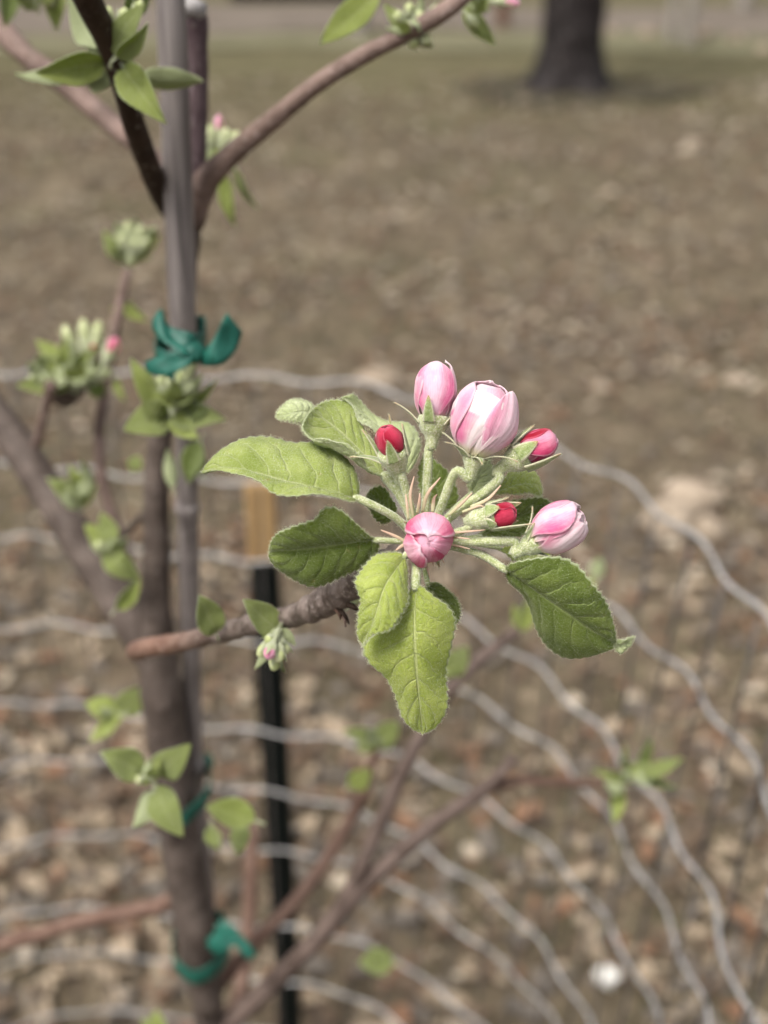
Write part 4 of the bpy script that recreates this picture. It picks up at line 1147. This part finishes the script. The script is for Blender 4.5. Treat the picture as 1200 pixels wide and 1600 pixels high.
# ------------------------------------------------------------------ softer leaves further from the focus
def leaf_template(seed, wr=.5, cup=.25, curl=.3):
    n, m = 22, 11
    rr = np.random.default_rng(seed)
    t = np.linspace(0, 1, n); u = np.linspace(-1, 1, m)
    w_ = wr / 2 * (np.sin(np.pi * np.clip(t ** .85, 0, 1)) ** .8) * (1.05 - .25 * t) + .004
    saw = 1 + .05 * ((np.arange(n) % 2) - .5)
    w_ = w_ * saw
    z = -curl * (t - .35) ** 2 + .03 * np.sin(t * 9 + seed)
    G = np.stack(np.broadcast_arrays(u[None] * w_[:, None] * (1 - .25 * cup * np.abs(u)[None]), t[:, None] + 0 * u[None],
                 z[:, None] + cup * w_[:, None] * np.abs(u)[None] ** 1.3 + .02 * np.sin(t * 14 + seed)[:, None] * np.abs(u)[None] ** 2), -1).astype(float)
    V, F, mi, N = sheet(G, .012, np.cross(np.gradient(G, axis=1), np.gradient(G, axis=0))[..., 2].sum() < 0)
    U = np.stack(np.broadcast_arrays((u[None] + 1) / 2, t[:, None]), -1).reshape(-1, 2)
    # short stalk
    pv, pf, pu = tube_data([(0, -.22, -.05), (0, -.1, -.02), (0, .02, z[0]), (0, .1, z[2])], [.022, .02, .02, .01], 6, 8)
    V, F, U, mi = join([(V, F, np.vstack([U, U]), mi), (pv, pf, pu, 2)])
    return V, F, U, mi
LT = []
for k, (wr, cup, curl) in enumerate([(.52, .25, .25), (.6, .5, .45), (.45, .8, .2), (.56, .1, .6)]):
    LT.append({})
    V, F, U, mi = leaf_template(k, wr, cup, curl)
    for mt in ('leaf', 'leaf_young', 'leaf_mature'):
        o = mk('leaf', V, F, [M[mt], M['leaf_back'], M['wool']], None, U, mi)
        LT[k][mt] = o.data
        bpy.data.objects.remove(o)
rb = random.Random(4)
def bl(x0, y0, x1, y1, d, wpx, mat='leaf_young', dz=0.0, roll=0.0, under=False, tpl=None, label=None):
    """one softer leaf from base pixel to tip pixel at depth d, about wpx wide"""
    a, b = P(x0, y0, d), P(x1, y1, d + dz)
    ax = b - a; L = np.linalg.norm(ax); ax = ax / L
    tc = nrm(CAMV - a); nn = nrm(tc - ax * tc.dot(ax))
    sd_ = np.cross(ax, nn)
    c, s = math.cos(roll), math.sin(roll)
    nn, sd_ = nn * c + sd_ * s, sd_ * c - nn * s
    if under: nn, sd_ = -nn, -sd_
    k = rb.randrange(4) if tpl is None else tpl
    wm = 1.15 * wpx * d / FPX / (.5 * max(.5, abs(math.cos(roll))))
    o = bpy.data.objects.new('leaf', LT[k][mat])
    COL.objects.link(o)
    o.parent = tree
    Mx = Matrix(((sd_[0] * wm, ax[0] * L, nn[0] * L, a[0] - TREE0[0]), (sd_[1] * wm, ax[1] * L, nn[1] * L, a[1] - TREE0[1]), (sd_[2] * wm, ax[2] * L, nn[2] * L, a[2] - TREE0[2]), (0, 0, 0, 1)))
    o.matrix_basis = Mx
    if label: o['label'] = label
    return o
# closed bud for the soft clusters: stalk, woolly cup and a petal ball
def small_bud():
    st = tube_data([(0, 0, -1.6), (0, .05, -.8), (0, 0, -.1)], [.14, .14, .3], 8, 10)
    cu = tube_data([(0, 0, -.25), (0, 0, .1), (0, 0, .5), (0, 0, .75)], [.25, .5, .56, .5], 12, 10)
    ba = tube_data([(0, 0, .3), (0, 0, .6), (0, 0, 1.0), (0, 0, 1.3), (0, 0, 1.42)], [.45, .56, .5, .3, .05], 12, 14)
    ps = [(*st, 0), (*cu, 0), (*ba, 1)]
    for k in range(5):
        a = k * 1.2566
        e = np.array((math.cos(a), math.sin(a), 0)); f = np.array((-e[1], e[0], 0)); zz = np.array((0, 0, 1))
        V = np.array([e * .5 - f * .22 + zz * .4, e * .5 + f * .22 + zz * .4, e * .66 - f * .14 + zz * .9, e * .66 + f * .14 + zz * .9, e * .85 + zz * 1.35])
        ps.append((V, [(0, 1, 3, 2), (2, 3, 4)], np.zeros((5, 2)), 0))
    return join(ps)
SBM = {}
V, F, U, mi = small_bud()
def cream_petal():
    b = NB('unopened cream bud')
    n = b.noise(300, 3, .6, b.geo())
    return b.finish(b.mix(b.ramp(n, .3, .7), (.38, .43, .18, 1), (.58, .6, .36, 1)), .6, trans=.15, tcol=(.6, .6, .3, 1))
M['cream'] = cream_petal()
for mt in ('cream', 'petal_pink', 'petal_red', 'petal_pale'):
    o = mk('flower_bud', V, F, [M['wool'], M[mt]], None, U, mi)
    SBM[mt] = o.data
    bpy.data.objects.remove(o)
def sb(x0, y0, x1, y1, d, rpx, mat='cream', dz=-.004):
    """soft bud: foot pixel, tip pixel"""
    a, b = P(x0, y0, d), P(x1, y1, d + dz)
    ax = nrm(b - a)
    s1 = .82 * rpx * d / FPX / .56
    L = np.linalg.norm(b - a) / 3.0
    tc = nrm(CAMV - a); u_ = nrm(np.cross(ax, tc)); v_ = np.cross(ax, u_)
    o = bpy.data.objects.new('flower_bud', SBM[mat])
    COL.objects.link(o); o.parent = tree
    c = a + ax * 1.6 * L
    o.matrix_basis = Matrix(((u_[0] * s1, v_[0] * s1, ax[0] * L, c[0] - TREE0[0]), (u_[1] * s1, v_[1] * s1, ax[1] * L, c[1] - TREE0[1]), (u_[2] * s1, v_[2] * s1, ax[2] * L, c[2] - TREE0[2]), (0, 0, 0, 1)))
    return o

# top left tuft on the dark branch (nearly in focus)
d = .40
bl(164, 97, 62, 118, d, 42, 'leaf_young', -.01, -.25, tpl=1); bl(150, 104, 100, 118, d + .005, 24, 'leaf', 0, .4, under=True); bl(172, 92, 128, 60, d + .005, 26, 'leaf', .005, .2, under=True); bl(160, 104, 28, 124, d + .03, 26, 'leaf_young', 0, .9, under=True); bl(156, 82, 113, 15, d, 36, 'leaf', .01, .3, under=True)
bl(176, 88, 212, 5, d - .01, 32, 'leaf', -.01, -.5); bl(184, 90, 230, 46, d - .015, 24, 'leaf', -.01, .4); bl(192, 105, 246, 182, d - .005, 46, 'leaf_young', -.01, .2, tpl=1); bl(186, 104, 222, 150, d + .004, 30, 'leaf', -.01, -.3, under=True)
bl(215, 128, 318, 122, d + .025, 32, 'leaf_young', .0, .6, under=True); bl(160, 105, 146, 146, d + .01, 38, 'leaf', 0, 0, under=True); bl(176, 100, 190, 60, d - .005, 24, 'leaf_mature', 0, .5)
bl(178, 70, 150, 20, d + .02, 26, 'leaf', 0, .2, under=True); bl(196, 20, 235, -15, d, 34, 'leaf_mature', 0, .4)
sb(178, 92, 196, 12, d - .005, 12); sb(180, 92, 222, 0, d, 11); sb(174, 90, 170, 10, d + .005, 11)
bl(80, -40, 88, 42, .5, 34, 'leaf_young'); bl(40, -30, 60, 20, .5, 24, 'leaf_mature'); bl(110, -30, 60, 5, .5, 30, 'leaf_young'); sb(90, -20, 75, 8, .5, 10); bl(20, -25, 8, 40, .52, 26, 'leaf_mature')
# upper right branch
d = .44
bl(592, -8, 500, 66, d, 42, 'leaf_young', .0, .3, tpl=0, label='sunlit yellow green leaf at the top of the upper right branch')
for x, y in ((660, 18), (632, 40), (672, 64), (648, 70), (618, 18), (690, 10), (640, 4)): sb(640, 58 if y > 50 else 48, x, y, d, 10)
bl(636, 52, 600, 5, d, 20, 'leaf', 0, .3); bl(645, 50, 660, -10, d, 22, 'leaf', 0, -.3, under=True); bl(640, 56, 678, 72, d, 18, 'leaf', 0, .4, under=True)
bl(725, 12, 772, 70, d, 26, 'leaf', 0, .3); bl(722, 10, 765, 15, d, 30, 'leaf', 0, 0, under=True); bl(735, 5, 800, -12, d, 24, 'leaf_young'); sb(722, 14, 745, 40, d, 9); sb(735, 0, 812, 5, d, 9, 'petal_pale')
# behind the fork
d = .52
sb(335, 262, 326, 195, d, 11); sb(340, 262, 342, 180, d, 10, 'petal_pale'); sb(345, 258, 372, 205, d, 10); sb(340, 262, 355, 200, d, 9); bl(340, 260, 318, 205, d, 20, 'leaf', 0, .4, under=True)
bl(352, 272, 362, 352, d, 20, 'leaf_young', 0, .4); bl(368, 262, 402, 328, d + .02, 15, 'leaf', 0, .5); bl(350, 250, 385, 245, d, 18, 'leaf', 0, .2, under=True)
# tuft at (200, 375) and its neighbours on the slim shoot
d = .66
for a in ((158, 368), (182, 345), (215, 338), (242, 372), (175, 392), (232, 400), (245, 350)): bl(202, 408, a[0], a[1], d, 24, rb.choice(['leaf_young', 'leaf']), -.01, rb.uniform(-.6, .6), under=rb.random() < .55)
for a in ((200, 345), (222, 352), (188, 365), (212, 372), (232, 372)): sb(202, 410, a[0], a[1], d - .01, 9)
bl(192, 478, 228, 502, .65, 17, 'leaf_young', 0, .3)
d = .6
for a in ((68, 528, 34), (100, 525, 28), (25, 602, 30), (40, 570, 34), (55, 552, 28), (150, 540, 22)): bl(112, 600, a[0], a[1], d, a[2], rb.choice(['leaf_young', 'leaf_young', 'leaf']), -.01, rb.uniform(-.6, .6), under=rb.random() < .3)
for a in ((100, 508), (130, 498), (155, 502), (60, 580), (45, 590), (150, 580), (172, 575)): sb(140, 605, a[0], a[1], d, 11)
sb(150, 600, 182, 528, d - .005, 14, 'petal_pink'); sb(135, 600, 150, 532, d, 9, 'petal_red')
bl(142, 600, 160, 560, d, 22, 'leaf'); bl(140, 615, 165, 600, d, 26, 'leaf_mature')
V, F = rock_data(P(98, 596, .62), (.014, .012, .011), 4, 10, 14)
mk('burr_knot', V, F, M['bark'], tree)
bl(180, 590, 195, 628, d, 16, 'leaf_young', 0, .4)
# tuft in front of the green tape
d = .475
for a in ((204, 566, 34, 'leaf_young'), (202, 664, 46, 'leaf'), (306, 684, 32, 'leaf_young'), (342, 652, 40, 'leaf'), (338, 598, 26, 'leaf_young'), (230, 640, 40, 'leaf'), (318, 640, 36, 'leaf_mature')):
    bl(267, 648, a[0], a[1], d, a[2], a[3], -.012, rb.uniform(-.5, .5))
for a in ((285, 578), (262, 592), (302, 566), (275, 606), (300, 600), (250, 585)): sb(268, 650, a[0], a[1], d - .006, 10)
bl(262, 645, 258, 580, d, 22, 'leaf', 0, .2, under=True); bl(280, 640, 315, 585, d, 20, 'leaf', 0, .2, under=True)
# left of the trunk, going down
d = .58
for a in ((130, 716, 26), (76, 748, 26), (90, 778, 24), (112, 730, 24), (150, 760, 20)): bl(128, 786, a[0], a[1], d, a[2], rb.choice(['leaf_young', 'leaf']), -.01, rb.uniform(-.6, .6), under=rb.random() < .3)
for a in ((92, 750), (108, 756)): sb(128, 788, a[0], a[1], d, 9)
d = .56
bl(180, 862, 132, 818, d, 30, 'leaf_young', 0, .2); bl(178, 850, 158, 800, d, 28, 'leaf'); bl(172, 862, 140, 850, d, 22, 'leaf', 0, .2, under=True); sb(175, 865, 150, 848, d, 8)
bl(160, 858, 215, 908, d, 34, 'leaf', 0, .2); bl(182, 952, 220, 906, d, 22, 'leaf_young', 0, .4)
bl(205, 735, 218, 712, .6, 20, 'leaf'); bl(270, 762, 262, 702, .51, 19, 'leaf', 0, 0, under=True); bl(312, 690, 290, 755, .53, 30, 'leaf_mature', 0, .4); bl(300, 700, 318, 745, .54, 22, 'leaf')
d = .62
bl(188, 1116, 132, 1094, d, 30, 'leaf_young', 0, .2); bl(186, 1116, 222, 1078, d, 36, 'leaf', 0, .3); bl(190, 1120, 138, 1158, d, 22, 'leaf_young', 0, .5)
d = .47
bl(222, 1208, 164, 1176, d, 44, 'leaf', -.01, .2); bl(240, 1212, 288, 1176, d, 42, 'leaf', -.01, .2); bl(240, 1228, 276, 1304, d, 42, 'leaf', -.01, .3); bl(240, 1236, 214, 1292, d, 30, 'leaf_young', 0, .5, under=True)
bl(230, 1210, 215, 1225, d, 20, 'leaf_young'); sb(235, 1212, 212, 1220, d - .002, 8)
bl(398, 1282, 322, 1258, .5, 40, 'leaf_young', 0, .2); bl(384, 1290, 362, 1336, .52, 26, 'leaf', 0, .5); bl(330, 1290, 340, 1330, .55, 22, 'leaf', 0, .5)
# on the blossom branch
bl(338, 990, 314, 933, .392, 42, 'leaf', -.01, .25, tpl=0, label='small round leaf on the blossom branch'); bl(440, 992, 384, 938, .365, 42, 'leaf', -.01, .3, tpl=0, label='small pointed leaf on the blossom branch')
d = .362
sb(432, 985, 420, 1006, d - .008, 13); sb(436, 982, 418, 1030, d - .012, 13, 'petal_pale'); sb(436, 982, 436, 1035, d - .01, 12); sb(436, 982, 404, 1026, d - .006, 11); sb(436, 982, 428, 1048, d - .006, 12); sb(438, 984, 448, 1022, d - .004, 10)
bl(436, 985, 400, 1046, d, 18, 'leaf', 0, .4, under=True); bl(440, 982, 462, 1008, d - .004, 14, 'leaf', 0, .3, under=True); bl(440, 985, 442, 1052, d, 16, 'leaf_mature', 0, .5); bl(434, 980, 408, 1010, d - .004, 16, 'leaf', 0, .4, under=True)
sb(540, 955, 560, 935, .335, 7); bl(540, 950, 558, 930, .335, 12, 'leaf', 0, .3, under=True)
# lower right shoots
d = .7
for a in ((985, 1218, 928, 1204, 22), (1000, 1212, 1064, 1188, 20), (1000, 1205, 1018, 1156, 18), (968, 1232, 960, 1286, 20), (1005, 1222, 1058, 1230, 18), (985, 1212, 975, 1165, 16), (975, 1228, 940, 1222, 24), (990, 1215, 1030, 1206, 22)): bl(a[0], a[1], a[2], a[3], d + rb.uniform(-.02, .02), a[4], rb.choice(['leaf_young', 'leaf', 'leaf_mature']), -.01, rb.uniform(-.9, .9), under=rb.random() < .25)
d = .72
for a in ((536, 1140, 28), (622, 1128, 34), (555, 1165, 26)): bl(590, 1160, a[0], a[1], d, a[2], 'leaf', 0, rb.uniform(-.5, .5))
bl(545, 1230, 580, 1205, d, 28, 'leaf_young', 0, .3); bl(690, 1055, 735, 1015, .66, 34, 'leaf', 0, .4); bl(690, 1060, 712, 1018, .66, 24, 'leaf'); bl(812, 985, 835, 930, .68, 24, 'leaf_young', 0, .4); bl(815, 985, 802, 945, .68, 18, 'leaf_young')
bl(615, 1505, 560, 1502, .85, 34, 'leaf', 0, .3); bl(600, 1520, 580, 1480, .85, 24, 'leaf'); bl(240, 1640, 245, 1580, .72, 36, 'leaf_young'); bl(250, 1640, 222, 1592, .72, 26, 'leaf_young')
bl(930, 905, 938, 870, .8, 22, 'leaf', 0, .3, under=True); bl(925, 905, 905, 935, .8, 18, 'leaf_young')

# small half-open leaves that fill the soft tufts
for (cx_, cy_, rad_, dd_, n_) in ((110, 590, 62, .6, 9), (203, 395, 40, .66, 7), (122, 775, 40, .58, 6), (172, 855, 34, .56, 5), (268, 632, 48, .476, 8), (186, 1112, 36, .62, 4), (178, 90, 60, .41, 5), (60, 0, 50, .5, 6),
                                 (645, 45, 44, .44, 6), (740, 12, 40, .44, 5), (338, 250, 34, .52, 4), (590, 1160, 40, .72, 4), (990, 1215, 44, .7, 6), (236, 1215, 40, .47, 4), (190, 480, 26, .65, 2)):
    for q_ in range(n_):
        a_ = rb.uniform(0, 6.28); l_ = rad_ * rb.uniform(.5, 1.05)
        bl(cx_ + rb.uniform(-6, 6), cy_ + rb.uniform(-4, 6), cx_ + math.cos(a_) * l_, cy_ - abs(math.sin(a_)) * l_ * .9 + 6, dd_ + rb.uniform(-.015, .015), rad_ * rb.uniform(.3, .5), rb.choice(['leaf_young', 'leaf_young', 'leaf']),
           rb.uniform(-.012, .012), rb.uniform(-.8, .8), under=rb.random() < .45)

# ------------------------------------------------------------------ grey cane tied to the trunk
cane_px = [(262, -140, .474, 25), (266, -20, .474, 24), (275, 200, .474, 23.5), (284, 460, .474, 22), (290, 620, .482, 19), (293, 760, .492, 17), (297, 950, .503, 15.5), (301, 1120, .512, 15), (308, 1260, .522, 15), (322, 1420, .53, 15), (338, 1600, .534, 15)]
path = [P(x, y, DY(y, Y)) for x, y, Y, r in cane_px]
rad = [r * DY(y, Y) / FPX for x, y, Y, r in cane_px]
last = path[-1]
foot = np.array((last[0] + .012, last[1] + .004, 0.0))
cane = empty('plant_cane', tuple(foot), 'grey weathered cane standing against the young trunk', 'cane')
V, F, U = tube_data(path + [last * .5 + foot * .5, foot + (0, 0, -.02)], rad + [.0056, .0056], 16, 200, .05, 60, 3)
tt = np.linspace(0, 1, 200)
mk('stem', V, F, M['cane'], cane, U)
for (x, y, Y, r) in ((292.5, 792, .4935, 17.5), (304, 1190, .516, 15.5)):
    c = P(x, y, DY(y, Y)); rr_ = r * DY(y, Y) / FPX
    V, F, U = tube_data([c + (0, 0, .006), c + (0, 0, .0025), c, c + (0, 0, -.0025), c + (0, 0, -.006)], [rr_ * .96, rr_ * 1.05, rr_ * 1.2, rr_ * 1.06, rr_ * .96], 16, 16)
    mk('node', V, F, M['cane'], cane, U)

# ------------------------------------------------------------------ green tape ties
def ribbon(name, edge_a, edge_b, parent, n=20):
    a, b = spl([P(*p) for p in edge_a], n), spl([P(*p) for p in edge_b], n)
    u = np.linspace(0, 1, 6)
    G = a[:, None] * (1 - u)[None, :, None] + b[:, None] * u[None, :, None]
    tc = nrm(CAMV - G)
    G = G + tc * (.0012 * np.sin(np.linspace(0, 1, n) * 7)[:, None] * np.sin(u * 3.14)[None])[..., None]
    NN = nrm(np.cross(np.gradient(G, axis=1), np.gradient(G, axis=0)))
    V, F, mi, _ = sheet(G, .0004, (NN * tc).sum() < 0)
    mk(name, V, F, [M['tie'], M['tie']], parent)
def band(name, cx, y, Y, rx, ry, hw, parent, slope=0.0, n=40):
    """flat band round trunk and cane: centre pixel, radii in metres"""
    c = P(cx, y, DY(y, Y))
    th = np.linspace(0, 2 * np.pi, n)
    ring = c + np.stack([rx * np.cos(th), ry * np.sin(th), slope * rx * np.cos(th)], 1)
    u = np.linspace(-1, 1, 6)
    G = ring[:, None] + (np.array((0, 0, hw))[None, None] * u[None, :, None])
    G[..., 2] += .0008 * np.sin(th * 5)[:, None]
    NN = nrm(np.cross(np.gradient(G, axis=1), np.gradient(G, axis=0)))
    V, F, mi, _ = sheet(G, .0006, (NN * (G - c)).sum() < 0)
    mk(name, V, F, [M['tie'], M['tie']], parent)
t = empty('tie_tape', tuple(P(280, 545, DY(545, .49))), 'green plastic tape bow tied round cane and trunk above the leaf tuft', 'plant tie', 'green plastic plant ties')
band('band', 283, 540, .487, .0105, .0225, .0065, t, .3)
d = .452
ribbon('loose_end', [(238, 500, d), (252, 482, d), (262, 508, d), (292, 518, d - .004), (308, 522, d)], [(238, 512, d), (250, 530, d - .004), (272, 545, d - .006), (290, 556, d - .006), (306, 548, d)], t)
ribbon('loose_end', [(312, 556, d), (330, 535, d - .004), (346, 505, d - .006), (354, 489, d - .004)], [(316, 572, d), (345, 570, d - .002), (368, 548, d), (379, 518, d + .002)], t)
ribbon('loose_end', [(226, 566, d + .004), (250, 556, d), (275, 552, d - .004), (300, 552, d - .004)], [(230, 582, d + .004), (252, 588, d), (276, 580, d - .004), (298, 570, d - .004)], t)
V, F = rock_data(P(303, 551, d - .001), (.0045, .0035, .004), 5, 10, 12)
mk('knot', V, F, M['tie'], t)
t = empty('tie_tape', tuple(P(285, 1235, DY(1235, .5))), 'green plastic tape half hidden behind the trunk, middle tie of three', 'plant tie', 'green plastic plant ties')
band('band', 285, 1240, .505, .0158, .0225, .0045, t, .4)
d = DY(1195, .53)
ribbon('loose_end', [(306, 1195, d), (318, 1178, d), (332, 1180, d)], [(306, 1212, d), (322, 1204, d), (334, 1196, d)], t)
t = empty('tie_tape', tuple(P(310, 1490, DY(1490, .5))), 'green plastic tape with a bushy knot, lowest of the three ties', 'plant tie', 'green plastic plant ties')
band('band', 314, 1474, .507, .0168, .0245, .0055, t, -.05)
d = DY(1470, .475)
ribbon('loose_end', [(332, 1462, d), (348, 1442, d - .004), (366, 1448, d - .006), (374, 1466, d - .004)], [(334, 1492, d), (350, 1490, d - .004), (360, 1478, d - .006), (366, 1472, d - .004)], t)
ribbon('loose_end', [(350, 1456, d), (372, 1456, d - .006), (388, 1474, d - .008), (402, 1490, d - .006)], [(352, 1484, d), (368, 1478, d - .006), (380, 1492, d - .008), (390, 1502, d - .006)], t)
ribbon('loose_end', [(336, 1448, d + .006), (346, 1438, d + .004), (358, 1440, d + .004)], [(336, 1478, d + .006), (348, 1482, d + .004), (362, 1474, d + .004)], t)
V, F = rock_data(P(338, 1474, d + .002), (.0055, .004, .006), 7, 10, 12)
mk('knot', V, F, M['tie'], t)
